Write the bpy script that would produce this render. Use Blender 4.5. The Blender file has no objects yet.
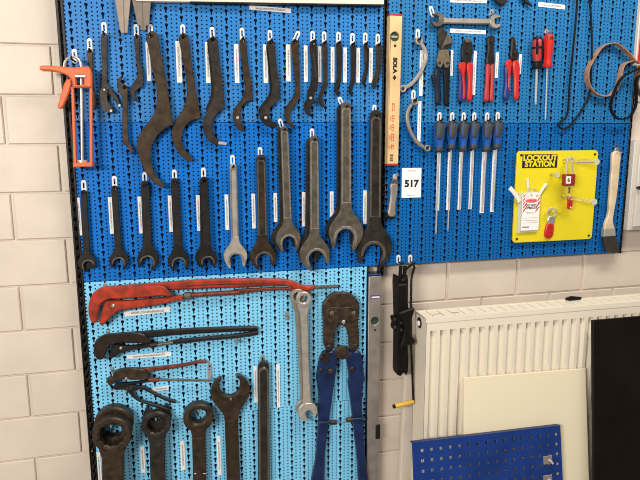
import bpy, math, random
from mathutils import Vector, Matrix
from mathutils.geometry import tessellate_polygon
random.seed(7)
C = bpy.context.scene.collection
PI = math.pi
# ------------------------------------------------------------------ camera (solved from the wall's own straight lines)
FPX, YAW, PIT, ROL, DIST = 591.7, 0.239482, 0.171703, -0.003284, 1.605
CAM = Vector((0, -DIST, 1.55))
fw = Vector((math.sin(YAW)*math.cos(PIT), math.cos(YAW)*math.cos(PIT), -math.sin(PIT)))
r0 = Vector((math.cos(YAW), -math.sin(YAW), 0)); u0 = r0.cross(fw)
rt = r0*math.cos(ROL)+u0*math.sin(ROL); up = -r0*math.sin(ROL)+u0*math.cos(ROL)
cd = bpy.data.cameras.new('camera'); cam = bpy.data.objects.new('camera', cd); C.objects.link(cam)
m = Matrix((rt, up, -fw)).transposed().to_4x4(); m.translation = CAM; cam.matrix_world = m
cd.sensor_width = 36; cd.lens = FPX/640*36; cd.clip_start = 0.05
bpy.context.scene.camera = cam

def P(px, py, d=0.0):
    """point of the plane d metres in front of the board, as (X, Z)"""
    q = fw*FPX+rt*(px-320)-up*(py-240); t = (DIST-d)/q.y
    w = CAM+q*t
    return (w.x, w.z)
def S(px, py, d=0.0):
    a = P(px-2, py, d); b = P(px+2, py, d); return (b[0]-a[0])/4
def PP(pts, d): return [P(p[0], p[1], d)+tuple(p[2:]) for p in pts]
def off(pts, ox, oy, k): return [(ox+p[0]/k, oy+p[1]/k)+tuple(p[2:]) for p in pts]

# ------------------------------------------------------------------ materials
MATS = {}
def mat(name, col, rough=.5, metal=0., var=0., vscale=60., bump=0., bscale=200., spec=.5, trans=0., col2=None, coat=0., alpha=1., ior=1.45):
    if name in MATS: return MATS[name]
    M = bpy.data.materials.new(name); M.use_nodes = True; nt = M.node_tree; b = nt.nodes['Principled BSDF']
    b.inputs['Base Color'].default_value = (*col, 1); b.inputs['Roughness'].default_value = rough; b.inputs['Metallic'].default_value = metal
    b.inputs['Specular IOR Level'].default_value = spec; b.inputs['Transmission Weight'].default_value = trans; b.inputs['Coat Weight'].default_value = coat
    b.inputs['Alpha'].default_value = alpha; b.inputs['IOR'].default_value = ior
    if var or bump:
        tc = nt.nodes.new('ShaderNodeTexCoord')
    if var:
        n = nt.nodes.new('ShaderNodeTexNoise'); n.inputs['Scale'].default_value = vscale; n.inputs['Detail'].default_value = 5
        nt.links.new(tc.outputs['Object'], n.inputs['Vector'])
        cr = nt.nodes.new('ShaderNodeValToRGB'); c2 = col2 or tuple(min(1, c*(1+var)) for c in col); c1 = tuple(c*(1-var) for c in col) if not col2 else col
        cr.color_ramp.elements[0].position = .35; cr.color_ramp.elements[1].position = .65
        cr.color_ramp.elements[0].color = (*c1, 1); cr.color_ramp.elements[1].color = (*c2, 1)
        nt.links.new(n.outputs['Fac'], cr.inputs['Fac']); nt.links.new(cr.outputs['Color'], b.inputs['Base Color'])
    if bump:
        n2 = nt.nodes.new('ShaderNodeTexNoise'); n2.inputs['Scale'].default_value = bscale; n2.inputs['Detail'].default_value = 3
        nt.links.new(tc.outputs['Object'], n2.inputs['Vector'])
        bp = nt.nodes.new('ShaderNodeBump'); bp.inputs['Strength'].default_value = bump; bp.inputs['Distance'].default_value = .002
        nt.links.new(n2.outputs['Fac'], bp.inputs['Height']); nt.links.new(bp.outputs['Normal'], b.inputs['Normal'])
    MATS[name] = M
    return M
def perforated(name, col, rough=.4, coat=.0, spec=.3):
    """painted sheet punched with keyholes (37.5 x 20 mm) and small round holes (12.5 x 10 mm)"""
    M = mat(name, col, rough, coat=coat, spec=spec); nt = M.node_tree; b = nt.nodes['Principled BSDF']
    N = nt.nodes.new; L = nt.links.new
    tc = N('ShaderNodeTexCoord'); sp = N('ShaderNodeSeparateXYZ'); L(tc.outputs['Object'], sp.inputs[0])
    def op(o, a, c=None, d=None):
        k = N('ShaderNodeMath'); k.operation = o
        for i, v in enumerate((a, c, d)):
            if v is None: continue
            if isinstance(v, (int, float)): k.inputs[i].default_value = v
            else: L(v, k.inputs[i])
        return k.outputs[0]
    def cell(x, p):   # signed distance to the nearest multiple of p
        return op('MULTIPLY', op('SUBTRACT', op('FRACT', op('ADD', op('DIVIDE', x, p), .5)), .5), p)
    X, Z = sp.outputs['X'], sp.outputs['Z']
    du = cell(X, .0375); dv = cell(Z, .020)
    hd = op('SUBTRACT', dv, .0034)
    r2 = op('ADD', op('MULTIPLY', du, du), op('MULTIPLY', hd, hd))
    head = op('LESS_THAN', r2, .0043**2)
    stem = op('MULTIPLY', op('LESS_THAN', op('ABSOLUTE', du), .0019), op('LESS_THAN', op('ABSOLUTE', op('ADD', dv, .0022)), .0058))
    eu = cell(X, .0125); ev = cell(op('ADD', Z, .002), .010)
    dot = op('LESS_THAN', op('ADD', op('MULTIPLY', eu, eu), op('MULTIPLY', ev, ev)), .0021**2)
    dot = op('MULTIPLY', dot, op('GREATER_THAN', op('ABSOLUTE', du), .006))
    hole = op('MAXIMUM', op('MAXIMUM', head, stem), dot)
    mx = N('ShaderNodeMix'); mx.data_type = 'RGBA'; L(hole, mx.inputs['Factor'])
    ns = N('ShaderNodeTexNoise'); ns.inputs['Scale'].default_value = 9; L(tc.outputs['Object'], ns.inputs['Vector'])
    hv = N('ShaderNodeMix'); hv.data_type = 'RGBA'; L(ns.outputs['Fac'], hv.inputs['Factor'])
    hv.inputs[6].default_value = (*[c*.93 for c in col], 1); hv.inputs[7].default_value = (*[min(1, c*1.07) for c in col], 1)
    L(hv.outputs[2], mx.inputs[6]); mx.inputs[7].default_value = (.006, .007, .012, 1)
    L(mx.outputs[2], b.inputs['Base Color'])
    L(op('MULTIPLY_ADD', hole, .9-rough, rough), b.inputs['Roughness'])
    L(op('MULTIPLY_ADD', hole, -spec, spec), b.inputs['Specular IOR Level'])
    return M
def printed(name, along, ink=(.08, .08, .09), dens=.5):
    """white label stock with one fine line of illegible print running along it"""
    M = mat(name, (.80, .79, .77), .35); nt = M.node_tree; b = nt.nodes['Principled BSDF']; N = nt.nodes.new; L = nt.links.new
    tc = N('ShaderNodeTexCoord'); sp = N('ShaderNodeSeparateXYZ'); L(tc.outputs['Generated'], sp.inputs[0])
    a, c = (sp.outputs['Z'], sp.outputs['X']) if along == 'Z' else (sp.outputs['X'], sp.outputs['Z'])
    def op(o, x, y=None):
        k = N('ShaderNodeMath'); k.operation = o
        for i, v in enumerate((x, y)):
            if v is None: continue
            if isinstance(v, (int, float)): k.inputs[i].default_value = v
            else: L(v, k.inputs[i])
        return k.outputs[0]
    band = op('LESS_THAN', op('ABSOLUTE', op('SUBTRACT', c, .5)), .17)
    span = op('LESS_THAN', op('ABSOLUTE', op('SUBTRACT', a, .5)), .36)
    tn = N('ShaderNodeTexNoise'); tn.inputs['Scale'].default_value = 700; tn.inputs['Detail'].default_value = 1; L(tc.outputs['Object'], tn.inputs['Vector'])
    ink_ = op('MULTIPLY', op('MULTIPLY', band, span), op('GREATER_THAN', tn.outputs['Fac'], dens))
    mx = N('ShaderNodeMix'); mx.data_type = 'RGBA'; L(ink_, mx.inputs['Factor'])
    mx.inputs[6].default_value = (.80, .79, .77, 1); mx.inputs[7].default_value = (*ink, 1); L(mx.outputs[2], b.inputs['Base Color'])
    return M

BLUE_TOP_SHEEN = perforated('blue_perforated_sheet', (.022, .182, .50), .33, .05, .5)  # lighter than the middle panel: lamp sheen put into the paint colour
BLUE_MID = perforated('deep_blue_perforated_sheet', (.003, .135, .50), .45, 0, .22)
BLUE_R_SHEEN = perforated('sheen_blue_perforated_sheet_second', (.014, .155, .385), .38, .0, .45)  # sheen on the upper right panel painted in as a lighter blue
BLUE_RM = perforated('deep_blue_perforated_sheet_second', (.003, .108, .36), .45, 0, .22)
CYAN = perforated('pale_blue_perforated_sheet', (.20, .57, .84), .42, 0, .3)
WALL = mat('wall_paint', (.605, .526, .444), .42, var=.05, vscale=7, bump=.25, bscale=45)
BLACKM = mat('black_upright', (.008, .0075, .007), .45)
DARK = mat('dark_steel', (.042, .035, .029), .42, .6, var=.35, vscale=45, bump=.15, bscale=400)
BRONZE = mat('brown_steel', (.056, .038, .024), .42, .6, var=.35, vscale=45, bump=.15, bscale=400)
BLACKST = mat('black_steel', (.017, .015, .014), .42, .4, var=.3, vscale=50)
GREYST = mat('grey_steel', (.19, .165, .13), .38, .75, var=.25, vscale=60, bump=.1, bscale=300)
SILVER = mat('silver_steel', (.62, .58, .51), .32, .7, var=.12, vscale=60)
CHROME = mat('chrome', (.78, .77, .75), .28, .7)
WORN = mat('worn_bare_edge', (.17, .145, .115), .35, .7, var=.2, vscale=80)
WORNL = mat('polished_edge', (.42, .38, .32), .3, .75, var=.2, vscale=80)
ALU = mat('brushed_aluminium', (.42, .38, .33), .42, .7, var=.12, vscale=30)
PALEST = mat('pale_steel', (.30, .25, .205), .5, .2, var=.1, vscale=40)
HOOKM = mat('white_hook_metal', (.72, .71, .68), .35, .1)
GREYHOOK = mat('zinc_hook_metal', (.40, .42, .42), .35, .6)
RUST = mat('rusty_brown_iron', (.056, .037, .024), .5, .45, var=.45, vscale=70, bump=.25, bscale=300)
REDW = mat('worn_red_paint', (.17, .024, .009), .40, var=.4, vscale=38, col2=(.44, .038, .014))
REDH = mat('red_plastic', (.50, .018, .014), .35)
REDP = mat('faded_red_plastic', (.38, .030, .030), .4)
REDRUST = mat('red_brown_steel', (.16, .035, .02), .45, .3, var=.4, vscale=60)
ORANGE = mat('orange_enamel', (.64, .135, .042), .4)
BLUEH = mat('blue_plastic', (.012, .085, .36), .35)
NAVYH = mat('navy_plastic', (.015, .025, .16), .4)
NAVYP = mat('navy_paint', (.005, .018, .075), .35, var=.3, vscale=30)
BLKRUB = mat('black_rubber', (.006, .006, .007), .5, spec=.22)
JACK = mat('black_jack_paint', (.006, .0055, .005), .45, spec=.2)
GREYRUB = mat('dark_grey_rubber', (.035, .037, .042), .55)
WOODL = mat('varnished_wood', (.66, .46, .23), .4, var=.12, vscale=14)
WOODB = mat('brush_wood', (.62, .50, .33), .45, var=.12, vscale=20)
YELLOW = mat('yellow_acrylic', (.72, .60, .018), .3)
WHITEP = mat('white_plastic', (.74, .73, .70), .35)
PAPER = mat('white_paper', (.84, .82, .80), .5)
INK = mat('black_ink', (.012, .012, .014), .5)
REDINK = mat('red_ink', (.60, .03, .03), .5)
PINKINK = mat('pink_ink', (.80, .27, .25), .5)
RADI = mat('cream_enamel', (.77, .70, .57), .3)
CREAM = mat('cream_sheet', (.77, .69, .50), .35)
PANELB = mat('royal_blue_paint', (.009, .036, .185), .38, spec=.3, var=.15, vscale=12)
BROWNBLK = mat('black_board', (.007, .0045, .003), .4, spec=.18, var=.3, vscale=9)
LEATHER = mat('tan_webbing', (.36, .20, .12), .6, var=.25, vscale=80)
CLEAR = mat('clear_acrylic', (.9, .9, .75), .08, trans=.9, ior=1.3)
SLEEVE = mat('clear_sleeve', (.80, .80, .74), .25, alpha=.45)
BATTEN = mat('cream_batten', (.68, .62, .52), .4)
REDBOX = mat('red_lacquer', (.45, .015, .02), .3)
VIAL = mat('dark_green_vial', (.03, .06, .055), .15)
PURPLE = mat('purple_print', (.10, .06, .26), .4)
YELH = mat('yellow_grip', (.70, .45, .06), .5)
LBLV = printed('printed_label_upright', 'Z'); LBLH = printed('printed_label_level', 'X')

# ------------------------------------------------------------------ mesh builder
def smooth_loop(pts, n=5, closed=True):
    """Hermite curve through pts; a third value 1 marks a corner"""
    N = len(pts); out = []
    V = [Vector(p[:2]) for p in pts]; K = [len(p) > 2 and p[2] for p in pts]
    rng = range(N if closed else N-1)
    for i in rng:
        a, b = V[i], V[(i+1) % N]; pr = V[i-1] if (closed or i > 0) else a; nx = V[(i+2) % N] if (closed or i+2 < N) else b
        L = (b-a).length
        def tang(p, q, r):
            l1, l2 = (q-p).length, (r-q).length
            if l1 < 1e-9 or l2 < 1e-9: return (r-p)*.5
            t = (q-p)/l1*l2+(r-q)/l2*l1
            return t/(l1+l2)*min(L, 1.6*min(l1, l2))
        ma = (b-a) if K[i] or (pr-a).length < 1e-9 else tang(pr, a, b)
        mb = (b-a) if K[(i+1) % N] or (nx-b).length < 1e-9 else tang(a, b, nx)
        for k in range(n):
            t = k/n; t2, t3 = t*t, t*t*t
            out.append(tuple((2*t3-3*t2+1)*a+(t3-2*t2+t)*ma+(-2*t3+3*t2)*b+(t3-t2)*mb))
    if not closed: out.append(tuple(V[-1]))
    return out
def area(l): return sum(l[i-1][0]*l[i][1]-l[i][0]*l[i-1][1] for i in range(len(l)))/2
def circle(c, r, n=20, a0=0): return [(c[0]+r*math.cos(a0+2*PI*k/n), c[1]+r*math.sin(a0+2*PI*k/n)) for k in range(n)]
def rrect(x0, z0, x1, z1, r=0.002, n=4):
    r = min(r, abs(x1-x0)/2.01, abs(z1-z0)/2.01); o = []
    for cx, cz, a in ((x1-r, z1-r, 0), (x0+r, z1-r, PI/2), (x0+r, z0+r, PI), (x1-r, z0+r, 1.5*PI)):
        for k in range(n+1): o.append((cx+r*math.cos(a+PI/2*k/n), cz+r*math.sin(a+PI/2*k/n)))
    return o
def strip(path, w):
    """outline of a band of width w (number or list) along an open path"""
    V = [Vector(p[:2]) for p in path]; N = len(V); a, b = [], []
    for i in range(N):
        t = (V[min(i+1, N-1)]-V[max(i-1, 0)]).normalized(); nn = Vector((-t.y, t.x)); h = (w[i] if isinstance(w, (list, tuple)) else w)/2
        a.append(tuple(V[i]+nn*h)); b.append(tuple(V[i]-nn*h))
    return a+b[::-1]
def clean(l):
    o = []
    for p in l:
        if not o or (abs(p[0]-o[-1][0])+abs(p[1]-o[-1][1])) > 1e-5: o.append((p[0], p[1]))
    while len(o) > 3 and abs(o[0][0]-o[-1][0])+abs(o[0][1]-o[-1][1]) < 1e-5: o.pop()
    return o
def inset(l, b):
    N = len(l); o = []
    for i in range(N):
        p, q, r = Vector(l[i-1]), Vector(l[i]), Vector(l[(i+1) % N])
        e1, e2 = (q-p).normalized(), (r-q).normalized()
        n1, n2 = Vector((-e1.y, e1.x)), Vector((-e2.y, e2.x)); m_ = n1+n2
        if m_.length < .3: o.append(tuple(q+n1*b)); continue
        m_.normalize(); o.append(tuple(q+m_*min(b/max(m_.dot(n1), .5), 1.6*b)))
    return o
class MB:
    def __init__(s): s.v = []; s.f = []
    def slab(s, loops, d0, t, bev=.0008):
        """plate whose outline (X,Z) is loops[0], further loops are holes; back at distance d0, thickness t"""
        if not isinstance(loops[0][0], (list, tuple)): loops = [loops]
        L = []
        for k, l in enumerate(loops):
            l = clean(l)
            if (area(l) < 0) == (k == 0): l = l[::-1]
            L.append(l)
        bev = min(bev, t*.45)
        F = [inset(l, bev) for l in L]
        base = len(s.v)
        rings = []
        for lo, fr in zip(L, F):
            n = len(lo); i0 = len(s.v)
            s.v += [(x, -d0, z) for x, z in lo]; s.v += [(x, -(d0+t-bev), z) for x, z in lo]; s.v += [(x, -(d0+t), z) for x, z in fr]
            for j in range(n):
                k = (j+1) % n
                for a, b in ((0, n), (n, 2*n)):
                    s.f.append((i0+a+j, i0+a+k, i0+b+k, i0+b+j))
            rings.append((i0, n))
        for which, src in ((2, F), (0, L)):
            idx = [i0+which*n+j for i0, n in rings for j in range(n)]
            co = [Vector((x, z, 0)) for l in src for x, z in l]
            for tri in tessellate_polygon([[Vector((x, z, 0)) for x, z in l] for l in src]):
                a, b, c = [co[i] for i in tri]
                cr = (b-a).cross(c-a).z
                tr = [idx[i] for i in tri]
                if (cr > 0) != (which == 2): tr = tr[::-1]
                s.f.append(tuple(tr))
        return s
    def tube(s, pts, r, n=10, flat=1.0, cap=True):
        pts = [Vector(p) for p in pts]; N = len(pts); R = r if isinstance(r, (list, tuple)) else [r]*N
        t0 = (pts[1]-pts[0]).normalized(); ref = Vector((0, -1, 0)) if abs(t0.y) < .9 else Vector((1, 0, 0))
        a = (ref-t0*ref.dot(t0)).normalized(); base = len(s.v)
        for i in range(N):
            d = (pts[min(i+1, N-1)]-pts[max(i-1, 0)])
            t = d.normalized() if d.length > 1e-9 else t0
            a = (a-t*a.dot(t)); a = a.normalized() if a.length > 1e-6 else ref; b = t.cross(a)
            for k in range(n):
                th = 2*PI*k/n; s.v.append(tuple(pts[i]+a*math.cos(th)*R[i]*flat+b*math.sin(th)*R[i]))
        for i in range(N-1):
            for k in range(n):
                k2 = (k+1) % n
                s.f.append((base+i*n+k, base+i*n+k2, base+(i+1)*n+k2, base+(i+1)*n+k))
        if cap:
            s.f.append(tuple(base+k for k in range(n))[::-1]); s.f.append(tuple(base+(N-1)*n+k for k in range(n)))
        return s
    def box(s, x0, y0, z0, x1, y1, z1):
        i = len(s.v)
        s.v += [(x, y, z) for x in (x0, x1) for y in (y0, y1) for z in (z0, z1)]
        s.f += [tuple(i+k for k in q) for q in ((0, 1, 3, 2), (4, 6, 7, 5), (0, 4, 5, 1), (2, 3, 7, 6), (0, 2, 6, 4), (1, 5, 7, 3))]
        return s
    def disc(s, c, r, d0, t, n=18, bev=.0006): return s.slab(circle(c, r, n), d0, t, bev)
    def mesh(s, name, sharp=35):
        me = bpy.data.meshes.new(name); me.from_pydata(s.v, [], s.f); me.validate(); me.update()
        me.polygons.foreach_set('use_smooth', [True]*len(me.polygons)); me.set_sharp_from_angle(angle=math.radians(sharp))
        return me
    def build(s, name, material, parent=None, kind=None, label=None, origin=None):
        if parent is None and origin is None:
            xs, ys, zs = zip(*s.v); origin = Vector(((min(xs)+max(xs))/2, max(ys), (min(zs)+max(zs))/2))
        org = Vector(origin) if parent is None else world_loc(parent)
        s.v = [tuple(Vector(v)-org) for v in s.v]
        o = bpy.data.objects.new(name, s.mesh(name)); o.data.materials.append(material); C.objects.link(o)
        if parent is None: o.location = org
        else: o.parent = parent
        if kind: o['kind'] = kind
        if label: o['label'] = label
        return o
def world_loc(o):
    v = Vector((0, 0, 0))
    while o: v += o.location; o = o.parent
    return v
def tag(o, label, cat, group=None):
    o['label'] = label; o['category'] = cat
    if group: o['group'] = group
    return o
def thing(name, label, cat, at, d=0.0, group=None):
    o = bpy.data.objects.new(name, None); C.objects.link(o); o.empty_display_size = .02
    x, z = P(*at, d); o.location = (x, -d, z)
    return tag(o, label, cat, group)
def text_mesh(txt, size, center, d, rot=0., extr=.0003, bold=0., sx=1., name='lettering', material=None, parent=None, spacing=1.):
    cu = bpy.data.curves.new('t', 'FONT'); cu.body = txt; cu.size = size; cu.align_x = 'CENTER'; cu.align_y = 'CENTER'; cu.extrude = extr; cu.offset = bold; cu.space_character = spacing; cu.resolution_u = 3; cu.space_line = .85
    ob = bpy.data.objects.new('t', cu); C.objects.link(ob)
    dg = bpy.context.evaluated_depsgraph_get(); me = bpy.data.meshes.new_from_object(ob.evaluated_get(dg))
    M = Matrix.Translation((center[0], -d, center[1])) @ Matrix.Rotation(rot, 4, 'Y') @ Matrix.Rotation(PI/2, 4, 'X') @ Matrix.Diagonal((sx, 1, 1, 1))
    me.transform(M); bpy.data.objects.remove(ob)
    b = MB(); b.v = [tuple(v.co) for v in me.vertices]; b.f = [tuple(p.vertices) for p in me.polygons]
    return b.build(name, material, parent) if name else b

# ------------------------------------------------------------------ the setting
WY = .028
fl = MB().box(-3, -4, -.05, 4, WY, 0).build('floor', mat('floor_grey', (.30, .28, .26), .5, var=.1, vscale=4), kind='structure', origin=(0, 0, 0))
w = MB(); zt0, pz, lx = 1.7757, .1208, .2412
w.box(-1.2, WY+.0055, 0, 2.4, WY+.2, 2.9)
for row in range(-9, 16):
    z1 = zt0-row*pz; z0 = z1-pz
    if z1 < .02 or z0 > 2.9: continue
    x0 = (-.2815 if row % 2 == 0 else -.4025)-4*lx
    for k in range(16):
        xa, xb = x0+k*lx+.0042, x0+(k+1)*lx-.0042
        w.slab([(xa, max(z0, 0)+.0022), (xb, max(z0, 0)+.0022), (xb, z1-.0022), (xa, z1-.0022)], -(WY+.006), .006, .0022)
w.build('wall_back', WALL, kind='structure', origin=(0, WY, 0))

# perforated panels
ZT, Z1, Z2, Z3 = 2.02, 1.5895, 1.1790, .30
def panel(x0, x1, z0, z1, anchor, material, label):
    x, z = P(*anchor)
    b = MB().slab(rrect(x0, z0+.0006, x1, z1-.0006, .001, 1), -.012, .012, .0008)
    o = b.build('perforated_panel', material, origin=(x, 0, z))
    mr = MB()
    for zz in (z0+.03, z1-.06): mr.box(x0+.03, .0122, zz, x1-.03, WY+.0008, zz+.03)
    for zz in (z0+.03,): mr.build('mounting_batten', BLACKM, o)
    return tag(o, label, 'pegboard', 'perforated tool panels')
XL, XM, XN, XR = -.2425, .5725, .5845, 1.3935
panel(XL, XM, Z1, ZT, (211.3, 11.7), BLUE_TOP_SHEEN, 'sheen-lightened blue perforated tool panel holding the row of hook wrenches')
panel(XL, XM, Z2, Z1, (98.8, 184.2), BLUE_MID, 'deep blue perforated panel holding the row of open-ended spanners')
Z25 = P(270, 409)[1]
panel(XL, P(366.5, 300)[0], Z25, Z2, (209.4, 358), CYAN, 'pale sky-blue perforated panel holding the pipe wrenches and bolt cutter jaws')
panel(XL, P(366.5, 300)[0], Z3, Z25, (291.5, 425), CYAN, 'pale sky-blue perforated panel below the seam, behind the heavy spanner shanks')
panel(XN, XR, Z1, ZT, (611.9, 17.3), BLUE_R_SHEEN, 'blue perforated panel holding pliers, snips and red screwdrivers')
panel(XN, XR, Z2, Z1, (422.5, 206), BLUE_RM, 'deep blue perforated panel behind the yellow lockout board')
def upright(x0, x1, z0, z1, d, label):
    loops = [rrect(x0, z0, x1, z1, .001, 1)]
    z = z0+.02
    while z < z1-.02:
        loops.append(rrect((x0+x1)/2-.0018, z-.005, (x0+x1)/2+.0018, z+.005, .0015, 2)); z += .025
    b = MB().slab(loops, -.0285, .0285+d, .001)
    tag(b.build('slotted_upright', BLACKM), label, 'rail', 'black slotted uprights')
upright(-.2605, XL-.0006, .30, ZT, .002, 'black slotted upright along the outer edge of the hook wrench and pipe wrench panels')
upright(XM+.0006, XN-.0006, Z2-.03, ZT, .002, 'black slotted upright between the spanner panel and the wooden level')
upright(XR+.0006, XR+.0075, Z2-.004, ZT, .002, 'black slotted upright beside the paintbrush and the grey cabinet')
a, b_ = P(136, 1, .02), P(384, 4.6, .02)
t = thing('cream_rail', 'cream rail with a dark lower lip along the top of the hook wrench panel', 'rail', (260, 1), .02)
MB().slab([(a[0], a[1]), (b_[0], b_[1]), (b_[0], b_[1]+.09), (a[0], a[1]+.09)], 0, .02, .001).build('rail_face', BATTEN, t)
a2, b2 = P(190, 1.5, .02), P(384, 4.6, .02)
MB().slab([(a2[0], a2[1]-.0025), (b2[0], b2[1]-.003), (b2[0], b2[1]+.0005), (a2[0], a2[1]+.0005)], 0, .021, .0005).build('dark_lip', BLACKM, t)

# ------------------------------------------------------------------ hooks and labels
def hook(c, d, holds, h=.032, ang=0., m_=None, peg=None, w_=.0125):
    """perforated-panel hook: slotted back plate and a peg bent up at the tip. c = (X,Z) of the peg"""
    t_ = bpy.data.objects.new('tool_hook', None); C.objects.link(t_); t_.location = (c[0], 0, c[1])
    tag(t_, 'metal panel hook carrying the '+holds if len(holds.split()) > 1 else 'panel hook of the '+holds, 'hook', 'panel hooks')
    ca, sa = math.cos(ang), math.sin(ang)
    R = lambda l: [(c[0]+x*ca+z*sa, c[1]-x*sa+z*ca) for x, z in l]
    MB().slab([R(rrect(-w_/2, -.005, w_/2, h, w_/2, 5)), R(rrect(-.0021, h-.022, .0021, h-.007, .002, 2))], .0002, .0022, .0005).build('back_plate', m_ or HOOKM, t_)
    L = peg or d+.010
    MB().tube([(c[0], -.001, c[1]), (c[0], -L+.004, c[1]), (c[0], -L+.001, c[1]+.0015), (c[0], -L, c[1]+.006)], .0024, 8).build('peg', BLKRUB if m_ is None else m_, t_)
    return t_
def vlabel(x0, x1, y0, y1, of, horiz=False, lean=None, side=None):
    d = .0012
    if horiz:
        xa, ya = x0, y0; xb, yb = x1, y1; th = lean
        p, q = Vector(P(xa, ya, d)), Vector(P(xb, yb, d)); n = Vector((-(q-p).y, (q-p).x)).normalized()*th/2*S((xa+xb)/2, (ya+yb)/2)
        l = [tuple(p-n), tuple(q-n), tuple(q+n), tuple(p+n)]
    else:
        xm, zm0 = P((x0+x1)/2, (y0+y1)/2, d); _, za = P((x0+x1)/2, y1, d); _, zb = P((x0+x1)/2, y0, d); hw = S((x0+x1)/2, (y0+y1)/2)*(x1-x0)/2
        l = [(xm-hw, za), (xm+hw, za), (xm+hw, zb), (xm-hw, zb)]
    o = MB().slab(l, -.0003, d+.0003, .0002).build('name_strip', LBLH if horiz else LBLV)
    tag(o, f'white printed name strip {side or "beside"} the {of}', 'label', 'printed name strips')
    return o

# ------------------------------------------------------------------ open-ended spanners
def spanner(label, short, top, head, w, R, tilt, m_, d0=.006, ts=.008, th=.012, hole=True, holepx=None, group=None, rim=None, name='spanner', collar=None, hookd=None, hk=True, hang=0., w2=None, hgrey=None, tl=1.0, curl=False):
    d = d0+th
    A = Vector(P(*top, d)); B = Vector(P(*head, d)); v = (B-A).normalized(); u = Vector((-v.y, v.x))
    s = S(*head, d); Rm = R*s; wt = w*S(*top, d); wb = (w2 or w*1.08)*s; Lg = (B-A).length
    ta = math.radians(tilt); o = v*math.cos(ta)+u*math.sin(ta); p = u*math.cos(ta)-v*math.sin(ta)
    root = bpy.data.objects.new(name, None); C.objects.link(root); root.location = (A.x, -d0, A.y); tag(root, label, 'wrench', group)
    # shank
    def uv(a, b): return tuple(A+u*a+v*b)
    le = Lg-Rm*.95
    nn = 7; cap = [uv(-wt/2*math.cos(PI*k/nn), wt/2-wt/2*math.sin(PI*k/nn)) for k in range(nn+1)]
    outl = cap+[uv(wb/2, le), uv(-wb/2, le)]
    loops = [outl]; hc = None
    if hole:
        hc = A+v*(wt*.62) if holepx is None else Vector(P(*holepx, d)); loops.append(circle(hc, min(.0042, wt*.28), 12))
    sb = MB().slab(loops, d0+(th-ts)/2, ts, .0012)
    if rim:
        z0, z1 = wt*1.1, Lg-Rm*1.40; wi = .60
        inner = []
        for k in range(nn+1): inner.append(uv(-wt*wi/2*math.cos(PI*k/nn), z0-wt*wi/2*math.sin(PI*k/nn)))
        for k in range(nn+1): inner.append(uv(wb*wi/2*math.cos(PI*k/nn), z1+wb*wi/2*math.sin(PI*k/nn)))
        frame = [uv(-wt*.47*math.cos(PI*k/nn), z0*.92-wt*.47*math.sin(PI*k/nn)) for k in range(nn+1)]+[uv(wb*.47*math.cos(PI*k/nn), z1+wb*.47*math.sin(PI*k/nn)) for k in range(nn+1)]
        sh_ = sb.build('shank', m_, root)
        MB().slab([frame, inner], d0+(th-ts)/2+ts-.0004, .0020, .0010).build('raised_edge', collar or m_, sh_)
    else: sb.build('shank', m_, root)
    # head
    def op(a, b): return tuple(B+o*a*Rm+p*b*Rm)
    ang = lambda q: math.radians(q)
    pts = [uv(wb/2, Lg-Rm*1.65), uv(wb/2*1.05, Lg-Rm*1.38), uv(wb/2+.10*Rm, Lg-Rm*1.12)]
    for q in (132, 110, 88, 70, 56): pts.append(tuple(B+(v*math.cos(ang(q))+u*math.sin(ang(q)))*Rm) if q > 100 else op(math.cos(ang(q)), math.sin(ang(q))))
    tip = [op(.70, .70), op(.84, .54), op(.88, .42)+(1,), op(.80, .38)+(1,), op(.66, .46)] if curl else [op(.80*tl, .745), op(.97*tl, .65), op(1.0*tl, .57)+(1,), op(.86*tl, .51)]
    tip2 = [op(.66, -.46), op(.80, -.38)+(1,), op(.88, -.42)+(1,), op(.84, -.54), op(.70, -.70)] if curl else [op(.86*tl, -.51), op(1.0*tl, -.57)+(1,), op(.97*tl, -.65), op(.80*tl, -.745)]
    pts += tip
    h = .53 if curl else .5
    pts += [op(.55, h), op(.32, h)]
    for q in (120, 150, 180, 210, 240): pts.append(op(.32+h*math.cos(ang(q)), h*math.sin(ang(q))))
    pts += [op(.32, -h), op(.55, -h)]+tip2
    for q in (56, 70, 88, 110, 132): pts.append(tuple(B+(v*math.cos(ang(q))-u*math.sin(ang(q)))*Rm) if q > 100 else op(math.cos(ang(q)), -math.sin(ang(q))))
    pts += [uv(-wb/2-.10*Rm, Lg-Rm*1.12), uv(-wb/2*1.05, Lg-Rm*1.38), uv(-wb/2, Lg-Rm*1.65)]
    hb = MB().slab(smooth_loop(pts, 3), d0, th, .0016)
    path = [op(.62, h+.12), op(.32, h+.12)]
    for q in (110, 130, 150, 170, 190, 210, 230, 250): path.append(op(.32+(h+.12)*math.cos(ang(q)), (h+.12)*math.sin(ang(q))))
    path += [op(.32, -h-.12), op(.62, -h-.12)]
    hd_ = hb.build('open_jaw', m_, root)
    MB().slab(strip(path, [.04*Rm]+[.17*Rm]*(len(path)-2)+[.04*Rm]), d0+th-.0004, .0020, .0010).build('raised_lip', collar or m_, hd_)
    if hole and hk:
        pc = (hc.x, hc.y+min(.0042, wt*.28)-.0026); hook(pc, hookd or d, short, ang=hang, m_=hgrey)
    return root

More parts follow.
